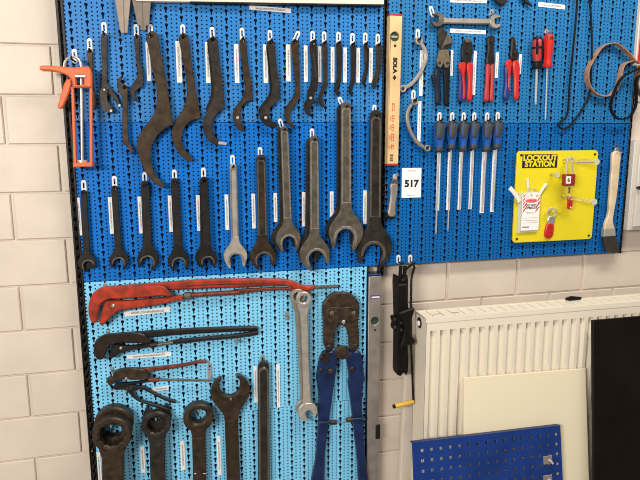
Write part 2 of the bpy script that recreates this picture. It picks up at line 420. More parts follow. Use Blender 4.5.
G2 = 'open-ended spanners on the deep blue panel'
SP = [ # label, short, top, head, w, R, tilt, mat
 ('short black open-ended spanner nearest the brick wall, below the orange sealant gun', 'black spanner nearest the brick wall', (83.3, 190), (87, 263), 6.3, 9.3, 22, BLACKST, None),
 ('second small black open-ended spanner from the brick wall in the lower row', 'second black spanner from the brick wall', (114.2, 185.5), (119, 260.5), 6.6, 9.8, -12, BLACKST, None),
 ('black open-ended spanner hanging straight under the tip of the largest hook wrench', 'black spanner under the largest hook wrench tip', (144.7, 180.5), (148.2, 259.3), 8.4, 11, -18, BLACKST, None),
 ('black open-ended spanner, first one clear of the largest hook wrench tip', 'black spanner beyond the largest hook wrench tip', (174.5, 178), (178.7, 261), 8, 10.7, 3, BLACKST, None),
 ('black open-ended spanner next to the small silver spanner, another one behind it', 'black spanner beside the small silver one', (204, 176.5), (207.8, 259.5), 7.2, 9.6, 0, BLACKST, .016),
 ('light silver open-ended spanner, the smallest bright one in the row', 'small light silver spanner', (233.3, 163.5), (235.7, 256.5), 7, 11.8, 5, SILVER, None),
 ('dark bronze open-ended spanner between the light silver spanner and the doubled pair', 'dark bronze spanner', (261, 154.5), (263.2, 256.5), 8.6, 13, 12, BRONZE, None),
 ('front spanner of the doubled pair, dark with bright jaw rim above the red pipe wrench', 'doubled dark spanner pair', (284.5, 126), (288.5, 239), 7.6, 12.4, 5, GREYST, .017),
 ('grey open-ended spanner whose jaw hangs lowest beside the chrome combination spanner', 'lowest hanging grey spanner', (314.5, 135.5), (315, 254.2), 8.4, 15, 20, GREYST, .017),
 ('longest grey open-ended spanner, polished, hanging highest beside the wooden level', 'longest grey spanner', (346.5, 101.5), (346.6, 232.5), 9.6, 17, -10, GREYST, .017),
 ('wide dark open-ended spanner with the largest jaw, last before the black upright', 'wide dark spanner before the upright', (376.5, 109.5), (375, 248), 11, 17.8, -14, DARK, None)]
for (lb, sh, tp, hd, w_, R, ti, mm, d0) in SP:
    big = R > 11.5
    spanner(lb, sh, tp, hd, w_, R, ti, mm, d0=d0 or .006, ts=.010 if big else .007, th=.0135 if big else .010, rim=big, group=G2, collar={'GREY': WORNL}.get('', WORNL if mm in (SILVER, GREYST) else WORN), hang=-.25 if tp[0] in (284.5,) else (-.45 if tp[0] == 346.5 else 0))
BK = [
 ('black open-ended spanner hidden behind the fifth black one, only its jaw edge showing', 'b', (203, 178), (204.6, 257.5), 7, 9.6, 5, BLACKST),
 ('rear spanner of the doubled dark pair, jaw peeping out on the bronze spanner side', 'b', (281.3, 127.5), (284.6, 237.5), 7.4, 12.6, 12, DARK),
 ('dark spanner tucked behind the lowest hanging grey spanner, jaw peeping out', 'b', (310.5, 138), (309.5, 250), 7.6, 12, -8, DARK),
 ('black spanner tucked behind the longest grey spanner', 'b', (342.2, 104), (342.4, 229.5), 9.4, 16, 0, BLACKST)]
for (lb, sh, tp, hd, w_, R, ti, mm) in BK:
    spanner(lb, sh, tp, hd, w_, R, ti, mm, d0=.004, ts=.008, th=.0105, group=G2, hole=False)
# ------------------------------------------------------------------ hook wrenches
G1 = 'hook wrenches along the bright blue panel'
def plate(label, short, outline, hole, m_, d0=.006, t=.008, name='hook_wrench', cat='wrench', group=G1, extra=(), hh=.032, part='handle', hang=0., hk=True, bev=.0012, hr=.0040, n=4, hm=None):
    d = d0+t
    root = thing(name, label, cat, hole if hole else outline[0][:2], d, group); root.location.y = -d0
    lp = [smooth_loop(PP(outline, d), n)]
    if hole:
        hc = P(*hole, d); lp.append(circle(hc, hr, 12))
    MB().slab(lp, d0, t, bev).build(part, m_, root)
    for (pn, poly, pm, e0, et) in extra:
        if isinstance(poly, tuple): MB().disc(P(*poly[:2], e0+et), poly[2]*S(*poly[:2]), e0, et).build(pn, pm, root)
        else: MB().slab(smooth_loop(PP(poly, e0+et), n), e0, et, .001).build(pn, pm, root)
    if hole and hk: hook((hc[0], hc[1]+hr-.0025), max([d]+[e[3]+e[4] for e in extra]), short, hh, ang=hang, m_=hm)
    return root
plate('largest brown hook wrench with a wide crescent reaching below the panel seam', 'largest brown hook wrench', [(146.5, 35), (149.7, 31.6), (153.5, 31.2), (156.5, 33), (158, 36), (162.8, 63), (166.5, 82), (170.9, 110), (173.5, 124.4, 1), (164.4, 129), (156.4, 137), (151.8, 147.3), (151, 158.7), (154, 171.3), (159.8, 180.5), (164.8, 182.8, 1), (163.9, 186.7), (162, 188, 1), (155.2, 184), (147.2, 174.8), (140.3, 161), (136.9, 145), (138.7, 135.8), (143.7, 127.8), (151.8, 117.5), (156, 106), (157, 96), (156.3, 88), (152.5, 70.6), (148.7, 50)], (150.4, 36.6), BRONZE, t=.010, d0=.012)
plate('second largest brown hook wrench, its crescent meeting the panel seam', 'second largest brown hook wrench', [(179, 38), (180.6, 34), (184.3, 33), (187.7, 36), (191.8, 63), (195.6, 89.3), (199.3, 108), (201, 118.6, 1), (195.3, 119.3), (188.4, 123), (183.2, 131), (181.6, 140.4), (185, 149.6), (190, 155.3), (193, 158.7, 1), (191.9, 162, 1), (187, 160.5), (181.6, 156.5), (175.8, 148.4), (171.9, 137), (172.4, 127.8), (177, 118.6), (182.7, 109.5), (186, 101), (187.2, 93), (186.2, 80), (182.5, 57.5)], (183.2, 37.2), BRONZE, t=.009)
plate('black hook wrench with a silver pin at its tip, third largest', 'black hook wrench with a silver pin', [(209.4, 39.5), (212.5, 36), (216.2, 37.8), (220, 63), (222.8, 83.7), (224.6, 104), (224.6, 108.3, 1), (220.5, 110.6), (216, 115.2), (213, 123.2), (213.6, 132.4), (217, 139.3), (220.5, 141, 1), (219, 145), (216, 145), (209, 140.9), (203.8, 131.2), (202.9, 122), (206.3, 113), (210, 105), (213, 95), (212.5, 76), (210, 55.6)], (212.7, 39.6), DARK, t=.009,
      extra=[('tip_pin', [(218.8, 141.6), (223.2, 142), (226.8, 143.2), (226.2, 145), (222, 144.6), (218.4, 144.2)], CHROME, .010, .008)])
plate('brown hinged hook wrench with short pointed hook, just under the long white strip', 'brown hinged hook wrench', [(239.9, 40.5), (242.9, 37), (245.6, 40), (249, 68.5), (252, 86.8), (252.9, 100.6, 1), (246.8, 101.7), (241.8, 107.6), (240.5, 114), (241.5, 119), (238, 122), (233.6, 119.5), (233, 113.5), (235.3, 107.4), (241.6, 99.4), (244.8, 91.4), (243.8, 77.7), (241, 57)], (242.7, 40.4), BRONZE, t=.006,
      extra=[('hook', [(234.5, 116), (237.6, 113.3), (240.5, 117), (241.5, 123.5), (244, 126.9), (242.2, 132, 1), (237.6, 129), (234.8, 123.5)], BRONZE, .0125, .004), ('pivot_pin', (237.6, 117.7, 1.5), CHROME, .011, .008)])
plate('dark hinged hook wrench with a hook curling toward its neighbour, beside the rounded slim one', 'dark hinged hook wrench', [(268.3, 43), (270.8, 39.2), (273.8, 41.5), (277.2, 68.5), (280, 86.8), (280, 99.4, 1), (274.2, 104), (269.7, 109.7), (269.4, 116), (266, 121.5), (261.2, 120), (259.6, 114.5), (261.2, 109.2), (267, 101.7), (271.4, 93.7), (272, 84.5), (269.9, 64)], (271, 42.4), DARK, t=.006, d0=.010,
      extra=[('hook', [(262.2, 118.5), (265.8, 113.8), (269.5, 117.5), (273, 121.8), (278, 123.8, 1), (277.2, 126.6), (271.5, 127.6), (265.5, 125.4)], BLACKST, .0165, .004), ('pivot_pin', (265.8, 117.7, 1.6), CHROME, .016, .007)])
plate('dark hook wrench tucked behind the silver-pinned black one, its edge showing at the side', 'x', [(207.6, 41), (210.2, 37.5), (214, 39.5), (217.6, 63), (219, 84), (217, 100), (212, 108), (207, 112), (206, 108), (209, 101), (211.2, 92), (210.4, 76), (208.6, 56)], None, BLACKST, d0=.0008, t=.0048)
plate('dark hook wrench tucked behind the hinged one with the curling hook, its edge showing', 'x', [(266.6, 44), (269, 40.4), (272, 43), (275, 68), (277, 86), (274, 97), (268.4, 103.6), (262, 110.5), (258.8, 113), (258.6, 110), (262, 104), (267.6, 97), (269.9, 90), (269.6, 84), (268, 64)], None, BLACKST, d0=.0010, t=.005)
plate('slim brown hook wrench with a bright rim, hung from a slanted hook', 'slim brown hook wrench', [(291.5, 42), (294.8, 38.7), (297.8, 41), (299.4, 59.3), (300.2, 88), (300, 97), (295.2, 105), (290.6, 112), (290.3, 119), (293.2, 124.6), (296.4, 125.8, 1), (293.7, 129, 1), (288, 123.5), (285, 115.5), (285, 109.7), (289, 102.9), (294.2, 94.8), (295.8, 88), (293.7, 66)], (294.9, 42), BRONZE, t=.008, hang=.45)
hw9 = plate('black hinged hook wrench with pale stamped lettering down its handle', 'black hinged lettered hook wrench', [(310.8, 41.6), (314.4, 39.6), (316.5, 42.7), (318, 62.5), (318.5, 79), (317.6, 87.5), (314.6, 93), (313.6, 97.5), (310.8, 100.5), (307.6, 98.8), (307.3, 94), (309.8, 86.5), (311.7, 78), (311.7, 62.5), (309.8, 48)], (313.8, 43), BLACKST, t=.006, d0=.009,
      extra=[('hook', [(307.4, 99), (310.8, 94.8), (314, 97.6), (315.6, 103), (312.8, 104.4), (310.5, 107), (311, 117, 1), (307, 114.6), (304.2, 108), (304.8, 102)], BLACKST, .0155, .004), ('pivot_pin', (310.8, 98, 1.4), CHROME, .015, .007)])
for i in range(9):
    pass
mk = MB()
p0, p1 = Vector(P(313.6, 54, .0155)), Vector(P(316.2, 76, .0155))
for i in range(12):   # a stamped maker's word too small to read
    c = p0.lerp(p1, i/11); hh = .0022; mk.slab([(c.x-hh, c.y-.0009), (c.x+hh*(1 if i % 3 else .3), c.y-.0009), (c.x+hh, c.y+.0009), (c.x-hh, c.y+.0009)], .0149, .0004, .0001)
mk.build('stamped_letters', GREYST, hw9)
plate('small dark hook wrench with a slender curved tip, hanging right after the lettered one', 'small dark hook wrench after the lettered one', [(322.6, 42.7), (325.4, 40.8), (327.4, 43.2), (327.6, 81), (328, 85), (324.4, 91.7), (322.5, 98), (324.2, 103), (325, 105.5, 1), (323.2, 107.3), (319.6, 102), (318.5, 96.9), (321.5, 89), (323.4, 82.5), (322.9, 56)], (325.1, 43.5), DARK, t=.006, hr=.0032)
plate('small black hook wrench hanging above the tops of the longest grey spanner pair', 'small black hook wrench above the longest spanner', [(337, 42.5), (339.5, 41), (341.9, 43.7), (341.5, 77), (341, 82.3), (338.4, 87), (338.8, 91.7), (339.6, 94.6, 1), (338, 96), (335.8, 92.7), (334.6, 86.5), (336.7, 80.5), (336.9, 56)], (339.5, 43.6), BLACKST, t=.006, hr=.003)
plate('small black hook wrench, third from the black upright', 'small hook wrench third from the upright', [(351.3, 44.2), (353.6, 42.4), (355.8, 45.3), (355.4, 79), (354.8, 83.3), (352.4, 87), (351.7, 90.8), (353.5, 94.5, 1), (352.3, 96), (349.8, 93.7), (348.8, 87.5), (350.8, 81.8), (351.2, 58)], (353.5, 44.8), BLACKST, t=.006, hr=.003)
plate('tiny bronze hook wrench, second from the black upright', 'tiny bronze hook wrench', [(364.2, 43.5), (366.4, 42), (368.6, 45), (367.6, 75), (365.4, 78.6), (364.5, 81.2), (366, 84.6, 1), (365, 86), (362.3, 82.6), (363.1, 76.2), (364.8, 69.5), (364.6, 52)], (366.3, 44.3), BRONZE, t=.005, hr=.0028)
plate('stubby dark hook wrench hard against the black upright', 'stubby dark hook wrench', [(376.8, 44.5), (379.3, 43), (381.9, 45.8), (380.6, 74), (377.4, 81), (375.6, 88, 1), (374.2, 89), (372.7, 85.4), (372.9, 80.2), (375.8, 73.8), (377, 56)], (379.2, 45.3), DARK, t=.008, hr=.003)
plate('small dark hook wrench with stubby curled hook, beside the largest brown one', 'small dark hook wrench beside the largest', [(134, 36.5), (136.4, 34), (139, 36), (140.2, 61.7), (143.5, 75), (143, 85.6, 1), (138.7, 88.7), (135.4, 93), (136.8, 98), (139.5, 103.3, 1), (136.4, 101.6), (132.2, 97), (130, 91.5), (132.2, 84.6), (137, 77.3), (136.4, 61.7)], (136.6, 37), DARK, t=.006, hr=.0032)
plate('adjustable pin wrench with two curved arms and silver pins, beside the orange gun', 'two-armed pin wrench', [(101.4, 35), (104, 32), (106.8, 34.6), (107.3, 61.7), (107.8, 84), (111, 89), (115.5, 94), (119, 100), (121, 105.2, 1), (118.4, 106), (113.8, 99), (108.5, 94), (104, 94), (101, 90.5), (101.6, 80), (101.6, 60)], (104.1, 35.3), DARK, t=.006, name='pin_wrench',
      extra=[('hook_arm', [(100.4, 88.5), (104, 86.6), (107.8, 89), (107.2, 95), (107.8, 101), (110.6, 106), (114, 110), (111, 112.6), (105, 111.4), (101, 105), (99.4, 97)], DARK, .0125, .004), ('pivot_pin', (104.2, 89.7, 1.1), CHROME, .012, .006), ('tip_pin', (119.4, 105.4, 1.4), CHROME, .009, .008), ('tip_pin', (111, 110.8, 1.4), CHROME, .014, .006)])
plate('short brown double-ended hook wrench hanging by its middle in front of the pin wrench', 'short double-ended hook wrench', [(120.6, 76.5), (121.9, 75.4), (121.6, 79.4), (120.4, 83.2), (122.2, 85.8), (125, 84), (127.3, 86.4), (127.8, 90), (128, 111.7), (129.2, 143), (132.3, 148), (132.4, 153, 1), (129.8, 154.4), (129, 149), (126.5, 146), (122.5, 144, 1), (122.2, 120), (121.9, 97), (117.9, 89.8), (116.9, 83), (118.4, 78.5)], (124.2, 87.6), BRONZE, t=.005, d0=.013, hh=.010, hr=.0032)
plate('thin brown flat wrench mostly hidden behind the orange sealant gun', 'thin brown flat wrench', [(87.2, 50.5), (89.8, 48.3), (92, 51), (92.9, 61.7), (94.3, 90.8), (96.8, 99), (95.8, 107.5), (92.7, 109.6), (91.4, 99), (90.4, 72), (88.2, 61.7)], (89.8, 51.5), BRONZE, t=.004, d0=.004, hr=.003, name='flat_wrench')
for (x0, x1, y0, y1, of) in [(146.3, 150.5, 42, 81, 'largest brown hook wrench'), (176.2, 181.6, 41, 82.5, 'second largest brown hook wrench'), (205.6, 210.4, 42, 83, 'black hook wrench with a silver pin'), (234.5, 239, 44, 83, 'brown hinged hook wrench'), (263.4, 268, 44.5, 83, 'dark hinged hook wrench'), (286.2, 290.6, 44.5, 81.5, 'slim brown hook wrench'), (304, 307.7, 45.5, 82, 'black lettered hook wrench'), (317.9, 321.4, 46.5, 82.3, 'small dark hook wrench after the lettered one'), (330.8, 334.5, 47, 82.5, 'small black hook wrench above the longest spanner'), (343.2, 346.8, 47.5, 82.5, 'small hook wrench third from the upright'), (356.3, 360, 47.8, 82.7, 'tiny bronze hook wrench'), (369, 372.7, 48, 82.8, 'stubby dark hook wrench'),
  (77.7, 81, 197.5, 235.5, 'black spanner nearest the brick wall'), (109, 113, 197, 234, 'second black spanner from the brick wall'), (138.4, 142.8, 196.5, 233.5, 'black spanner under the largest hook wrench'), (168.6, 173, 195.5, 232, 'black spanner beyond the largest hook wrench'), (196.6, 200.8, 195, 231, 'black spanner beside the silver one'), (225, 228.8, 194.5, 230, 'small light silver spanner'), (251.8, 255.5, 193.7, 228.5, 'dark bronze spanner'), (273.7, 277.3, 193, 222, 'doubled dark spanner pair'), (302.2, 305.8, 192, 226.5, 'lowest hanging grey spanner'), (330, 333.6, 191.5, 217, 'longest grey spanner'), (363.2, 366.8, 190.5, 224, 'wide dark spanner before the upright')]:
    vlabel(x0, x1, y0, y1, of)
vlabel(249.5, 291, 7.3, 10.9, 'top edge of the hook wrench panel', True, 4.2, 'along')

# ------------------------------------------------------------------ sealant gun
g = thing('sealant_gun', 'orange skeleton sealant gun hanging over the black upright by the brick wall', 'sealant gun', (81, 60), .02)
MB().slab([smooth_loop(PP([(39.3, 66.6), (42, 65.4), (60, 66.3), (74, 67.4), (88.5, 66.6), (90.6, 69.5), (91.8, 78), (91.6, 87.5, 1), (72.8, 87.7, 1), (71.4, 80), (67, 75.5), (60, 72.6), (50, 70.6), (39.8, 69.6)], .045), 4), PP([(76.2, 75, 1), (83.6, 75, 1), (83.6, 85, 1), (76.2, 85, 1)], .045)], .020, .025, .003).build('body', ORANGE, g)
MB().slab(smooth_loop(PP([(66.5, 79), (71, 79), (71.5, 84), (62, 108), (59.5, 108.8), (57.4, 106.5), (58.6, 102)], .04), 4), .026, .014, .003).build('trigger', ORANGE, g)
def seg(mb, a, b, da, db, r, n=8):
    p, q = P(*a, da), P(*b, db); mb.tube([(p[0], -da, p[1]), (q[0], -db, q[1])], r, n); return mb
for xx, xe in ((72.3, 74.9), (90.7, 91)):
    p, q = P(xx, 87, .04), P(xe, 166, .04); MB().slab(strip([p, q], .006), .022, .018, .001).build('rail', ORANGE, g)
MB().slab(PP([(72.7, 163), (92.4, 162.4), (92.4, 166.6), (72.9, 167.4)], .05), .012, .038, .002).build('end_plate', ORANGE, g)
rb = MB(); pts = []
for (x, y) in [(64.2, 67.5), (64.8, 62.5), (67, 59), (70.5, 57), (74.5, 57), (78.2, 59.2), (80.6, 62.8), (81.3, 67), (81.7, 110), (82.2, 161)]:
    q = P(x, y, .033); pts.append((q[0], -.033, q[1]))
rb.tube(pts, .0032, 8).build('plunger_rod', CHROME, g)
seg(MB(), (82.2, 160), (82.3, 162.3), .033, .033, .012, 14).build('pressure_disc', CHROME, g)
MB().slab(rrect(*P(75, 77.2, .048), *P(85.5, 74.8, .048), .001), .045, .003).build('release_catch', CHROME, g)
hp = P(72.8, 58.5, .033); hook((hp[0], hp[1]-.0035), .045, 'orange sealant gun', .030)
# ------------------------------------------------------------------ calipers at the top
def caliper(label, outline, line, m_, d0):
    c = thing('steel_caliper', label, 'measuring tool', outline[0][:2], d0, 'steel tools cut by the top of the panel')
    MB().slab(smooth_loop(PP([p+(1,) for p in outline], d0+.006), 1), d0, .006, .001).build('blade', m_, c)
    MB().slab(strip(PP(line, d0+.008), .0012), d0+.0058, .0012, .0002).build('ridge', GREYST, c)
caliper('pale steel caliper jaw pointing down beside the cream rail end', [(113.5, -14), (132, -14), (130.5, 0), (128, 27), (127.6, 33), (121, 33), (119.2, 27), (115, 0)], [(124.3, 32), (123.2, -8)], PALEST, .010)
caliper('greyer steel caliper jaw above the head of the largest hook wrench', [(129, -14), (152.5, -14), (151, 0), (149.2, 25), (146, 26, ), (146, 30.5), (141, 30.5), (140.5, 26), (137.5, 25), (132, 0)], [(143, 29), (142, -8)], mat('grey_tool_steel', (.19, .16, .135), .5, .2, var=.1, vscale=40), .010)

# ------------------------------------------------------------------ pale panel: pipe wrenches
def trace(root, name, pts, d0, t, m_, n=4, bev=.0015, holes=(), label=None):
    return MB().slab([smooth_loop(PP(pts, d0+t), n)]+[smooth_loop(PP(h, d0+t), n) for h in holes], d0, t, bev).build(name, m_, root, label=label)
def rod(root, name, a, b, d, r, m_, n=10): return seg(MB(), a, b, d, d, r, n).build(name, m_, root)
K = lambda pts: off(pts, 80, 275, 5.333)
r_ = thing('pipe_wrench', 'largest red angled pipe wrench lying level at the top of the pale panel', 'wrench', (113, 306), .02, 'angled pipe wrenches')
r_.location.y = 0
trace(r_, 'hook_jaw', K([(62, 254), (48, 225), (44, 185), (48, 145), (70, 100), (105, 75), (150, 65), (300, 62), (440, 60), (458, 70), (490, 108, 1), (478, 118, 1), (440, 112), (340, 120), (200, 128), (150, 132), (118, 150), (100, 185), (96, 215), (92, 245), (80, 258)]), .016, .016, REDW, bev=.003)
trace(r_, 'lower_jaw', K([(108, 268), (104, 250), (112, 215), (126, 165), (138, 142), (180, 138), (240, 140), (330, 132), (480, 120), (548, 110, 1), (548, 136, 1), (500, 142), (440, 157), (350, 170), (200, 198), (170, 220), (140, 250), (116, 270)]), .012, .014, REDW, bev=.003)
trace(r_, 'fixed_handle', [(112, 288), (125, 285.7), (155, 283.6), (190, 280.8), (240, 279), (282, 279.5), (292, 281), (300, 284.4), (308, 286.2), (315.5, 285.4, 1), (316, 289, 1), (308, 291.2), (298, 290.2), (288, 286.8), (270, 286.3), (240, 287.8), (215, 288.4), (190, 289.6), (165, 290.4), (112, 290.4)], .004, .014, REDW, bev=.004)
trace(r_, 'handle_groove', [(186, 286), (200, 284.6), (240, 283.6), (280, 283.8), (294, 286.4), (280, 284.6), (240, 284.6), (200, 285.7), (186, 286.8)], .0175, .0012, RUST, bev=.0003)
trace(r_, 'moving_handle', [(233, 291), (262, 288.6), (285, 287.8), (297, 289.5), (308, 291), (308, 293), (296, 292.3), (284, 290.6), (262, 291.4), (233, 294)], .004, .012, REDRUST, bev=.002)
sc = MB()
a, b_ = P(190, 295.6, .02), P(240, 292.4, .02)
n_ = 44; sc.tube([(a[0]+(b_[0]-a[0])*i/n_, -.016, a[1]+(b_[1]-a[1])*i/n_) for i in range(n_+1)], [.0072 if i % 2 else .0060 for i in range(n_+1)], 10); sc.build('threaded_rod', REDRUST, r_)
rod(r_, 'adjusting_nut', (184.4, 296), (190.5, 295.5), .017, .0105, GREYST, 12)
rod(r_, 'handle_end', (310, 287.7), (338, 286.2), .012, .0048, GREYST)
trace(r_, 'bolt', [(111.2, 306), (113, 304.2), (114.8, 306), (113, 307.8)], .024, .006, SILVER)
hook(P(104.8, 288.2, .01), .03, 'red pipe wrench by its jaw', .012, m_=GREYHOOK, peg=.012, w_=.010)
K = lambda pts: off(pts, 80, 315, 3.368)
r_ = thing('pipe_wrench', 'black angled pipe wrench lying below the red one', 'wrench', (113, 350), 0, 'angled pipe wrenches')
trace(r_, 'hook_jaw', K([(62, 152), (48, 135), (45, 115), (52, 90), (78, 71), (110, 66), (215, 66), (238, 92, 1), (228, 98, 1), (150, 95), (120, 98), (95, 112), (85, 135), (75, 150)]), .014, .014, mat('oiled_black_brown', (.026, .017, .012), .4, .4, var=.35, vscale=50), bev=.0028)
trace(r_, 'lower_jaw', K([(106, 147), (98, 140), (105, 118), (118, 102), (160, 106), (262, 93, 1), (266, 102, 1), (240, 108), (160, 122), (130, 132)]), .010, .012, BLACKST, bev=.002)
trace(r_, 'fixed_handle', K([(105, 68), (300, 51), (590, 40), (600, 42, 1), (602, 48), (598, 53), (500, 58), (300, 70), (238, 76), (200, 72)]), .004, .012, BLACKST, bev=.003)
trace(r_, 'moving_handle', [(168, 343), (174, 341), (205, 337.6), (240, 334.4), (258.5, 331.6), (258.5, 334.4), (240, 338), (205, 341.2), (174, 344.4)], .004, .012, BLACKST, bev=.003)
rod(r_, 'threaded_rod', (156, 344.6), (173, 342.4), .018, .0046, GREYST)
rod(r_, 'adjusting_nut', (150, 345.4), (157, 344.5), .018, .0070, DARK, 12)
trace(r_, 'bolt', [(119.2, 348.5), (120.7, 347), (122.2, 348.5), (120.7, 350)], .020, .006, SILVER)
hook(P(107.5, 335, .01), .03, 'black pipe wrench by its jaw', .012, m_=GREYHOOK, peg=.012, w_=.010)
hook(P(236.5, 340.5, .01), .03, 'black pipe wrench by its handle end', .006, m_=GREYHOOK, peg=.022, w_=.010)
K = lambda pts: off(pts, 80, 350, 4.571)
r_ = thing('pipe_wrench', 'small pipe wrench with reddish handle, jaws beside the brick wall edge', 'wrench', (120, 380), 0, 'angled pipe wrenches')
trace(r_, 'hook_jaw', K([(124, 148), (120, 140), (132, 128), (145, 128), (152, 110), (172, 94), (195, 88), (296, 94), (318, 126, 1), (308, 136, 1), (230, 137), (205, 132), (182, 136), (165, 142), (150, 156), (140, 166), (130, 160)]), .014, .012, BRONZE, bev=.002)
trace(r_, 'lower_jaw', K([(150, 178), (160, 160), (185, 150), (215, 150), (300, 140), (325, 134, 1), (325, 146, 1), (230, 160), (200, 168), (170, 184)]), .010, .008, BLACKST)
trace(r_, 'handle', K([(215, 88), (300, 84), (480, 64), (540, 52), (574, 50), (580, 56), (574, 62), (540, 62), (480, 76), (320, 100), (290, 102)]), .006, .010, REDRUST, bev=.002)
rod(r_, 'bar', (155, 379.8), (211, 380.4), .018, .0036, GREYST)
rod(r_, 'adjusting_nut', (148, 379.6), (159.5, 379.8), .018, .0056, REDRUST, 12)
trace(r_, 'bolt', [(124.6, 379), (125.9, 377.7), (127.2, 379), (125.9, 380.3)], .024, .004, SILVER)
hook(P(111.5, 371.5, .01), .03, 'small reddish pipe wrench', .012, m_=GREYHOOK, peg=.012, w_=.010)
hook(P(210.2, 378, .01), .03, 'small pipe wrench by its bar end', .042, m_=GREYHOOK, peg=.026, w_=.012)
r_ = thing('pliers', 'black curved-leg pliers hanging under the small reddish pipe wrench', 'pliers', (118, 390), 0)
trace(r_, 'jaw', K([(156, 180), (168, 168), (200, 158), (240, 160), (262, 172), (252, 186), (222, 188), (190, 182), (168, 184)]), .006, .010, BLACKST)
trace(r_, 'leg', K([(235, 164), (262, 164), (295, 170), (322, 186), (360, 207), (440, 238), (438, 245), (400, 236), (350, 214), (312, 194), (285, 182), (252, 178)]), .006, .008, BLACKST)
trace(r_, 'leg', K([(208, 176), (232, 184), (250, 210), (275, 228), (320, 244), (360, 255), (416, 278), (412, 288), (350, 266), (305, 250), (262, 234), (232, 208)]), .010, .008, BLACKST)
MB().disc(P(131, 388, .018), .006, .014, .006).build('rivet', DARK, r_)
hook(P(125.5, 387.5, .01), .02, 'black curved-leg pliers', .004, m_=GREYHOOK, peg=.006, w_=.008)
vlabel(124.5, 170.3, 314.3, 309.4, 'red pipe wrench', True, 5.4, 'under')
vlabel(127, 171, 357.2, 354, 'black pipe wrench', True, 4.4, 'under')
vlabel(152.5, 168.7, 390, 387.6, 'small reddish pipe wrench', True, 4, 'under')

# ------------------------------------------------------------------ ring spanners, open spanner, long bar
def ring_spanner(label, short, c, R, rh, w_, end, m_, d0, th, ts, group, name='ring_spanner', star=True, hk=True, w1=None, hoff=0.):
    d = d0+th; B = Vector(P(*c, d)); A = Vector(P(*end, d)); v = (A-B).normalized(); u = Vector((-v.y, v.x)); s = S(*c, d)
    root = thing(name, label, 'wrench', c, d0, group)
    Rm, rm, wm = R*s, rh*s, w_*s
    Hc = B+Vector((0, hoff*s))
    if star: hl = [tuple(B+Vector((math.cos(2*PI*k/24+.1), math.sin(2*PI*k/24+.1)))*rm*(1.0 if k % 2 else .90)) for k in range(24)]
    else: hl = circle(Hc, rm, 28)
    hb = MB().slab([circle(B, Rm, 40), hl], d0, th, .004)
    hb.slab([circle(B, Rm*.95, 40), circle(Hc, (rm+(Rm-rm)*.22), 40)], d0+th-.0003, .0018, .0008)
    hb.build('ring', m_, root)
    L = (A-B).length; dm = d0+(th-ts)/2; w1m = (w1 or w_)*s
    uv = lambda a, b: tuple(B+u*a+v*b)
    so = [uv(-wm*.62, Rm*.86), uv(-wm/2, Rm*1.35), uv(-w1m/2, L), uv(w1m/2, L), uv(wm/2, Rm*1.35), uv(wm*.62, Rm*.86)]
    sb = MB().slab(so, dm, ts, .0025)
    sb.slab([uv(-wm*.26, Rm*1.5), uv(-w1m*.26, L-.01), uv(w1m*.26, L-.01), uv(wm*.26, Rm*1.5)], dm+ts-.0004, .0016, .001)
    sb.build('shank', m_, root)
    if hk: hook((B.x, Hc.y+rm*.9-.0028), d, short, .006, m_=GREYHOOK, w_=.009)
    return root
G3 = 'heavy spanners at the foot of the pale panel'
ring_spanner('huge brown ring spanner in front, close to the brick wall at the bottom', 'front huge ring spanner', (112, 435.7), 20, 13.5, 22, (113.5, 560), BRONZE, .036, .030, .016, G3)
ring_spanner('huge brown ring spanner behind the front one, only its upper arc showing', 'rear huge ring spanner', (113.6, 425.6), 20, 14.5, 20, (114.6, 560), BRONZE, .004, .030, .016, G3, hk=False)
ring_spanner('smaller black-shanked ring spanner standing out beside the huge pair', 'smaller black-shanked ring spanner', (156.3, 425.5), 14.8, 9.2, 15.5, (160.5, 560), DARK, .018, .022, .013, G3)
t = spanner('dark open-ended spanner prongs up, half hidden behind the smaller ring spanner', 'x', (160, 570), (157, 418.5), 12, 14.8, 0, DARK, d0=.004, ts=.008, th=.012, hole=False, group=G3)
ring_spanner('brown ring spanner with small round eye, next to the upturned open jaw', 'small-eyed ring spanner', (198.6, 418.7), 15.3, 8.2, 13.4, (201.3, 560), BRONZE, .006, .030, .014, G3, star=False, hoff=2.2)
MB().slab(strip(PP([(194.2, 474), (206, 474)], .030), .0018), .0278, .0014, .0003).build('bright_stripe', SILVER, bpy.data.objects[[o.name for o in C.objects if o.name.startswith('ring_spanner')][-1]])
spanner('big brown open-ended spanner with its jaw pointing up, in the bottom row', 'upturned big open spanner', (237.5, 590), (230.6, 392.3), 13, 19.6, 3, BRONZE, d0=.006, ts=.011, th=.016, hole=False, group=G3, rim=True, w2=13.5, collar=BRONZE, curl=True)
hc = P(230.4, 398.2, .02); hook((hc[0], hc[1]-.0), .024, 'upturned big open spanner', .004, m_=GREYHOOK, w_=.009)
spanner('long narrow dark spanner hanging head down with a rounded eye, beside two name strips', 'long narrow dark spanner', (263.7, 361.8), (264.5, 520), 11, 19, 12, DARK, d0=.006, ts=.011, th=.015, group=G3, rim=True, w2=11.5, hgrey=GREYHOOK, collar=WORN)
for (x0, x1, y0, y1, of, sd) in [(97.5, 101.3, 452, 486, 'huge front ring spanner', 'beside'), (140.6, 144.8, 446.2, 473, 'black-shanked ring spanner', 'beside'), (180.6, 185, 441, 470, 'small-eyed ring spanner', 'beside'), (217.2, 221, 436.2, 475.5, 'upturned big open spanner', 'beside'), (254, 257.4, 366.3, 402.5, 'long narrow dark spanner, on its spanner jaw side', 'beside'), (276.6, 280, 364, 407.5, 'long narrow dark spanner, on its chrome spanner side', 'beside')]:
    vlabel(x0, x1, y0, y1, of, side=sd)
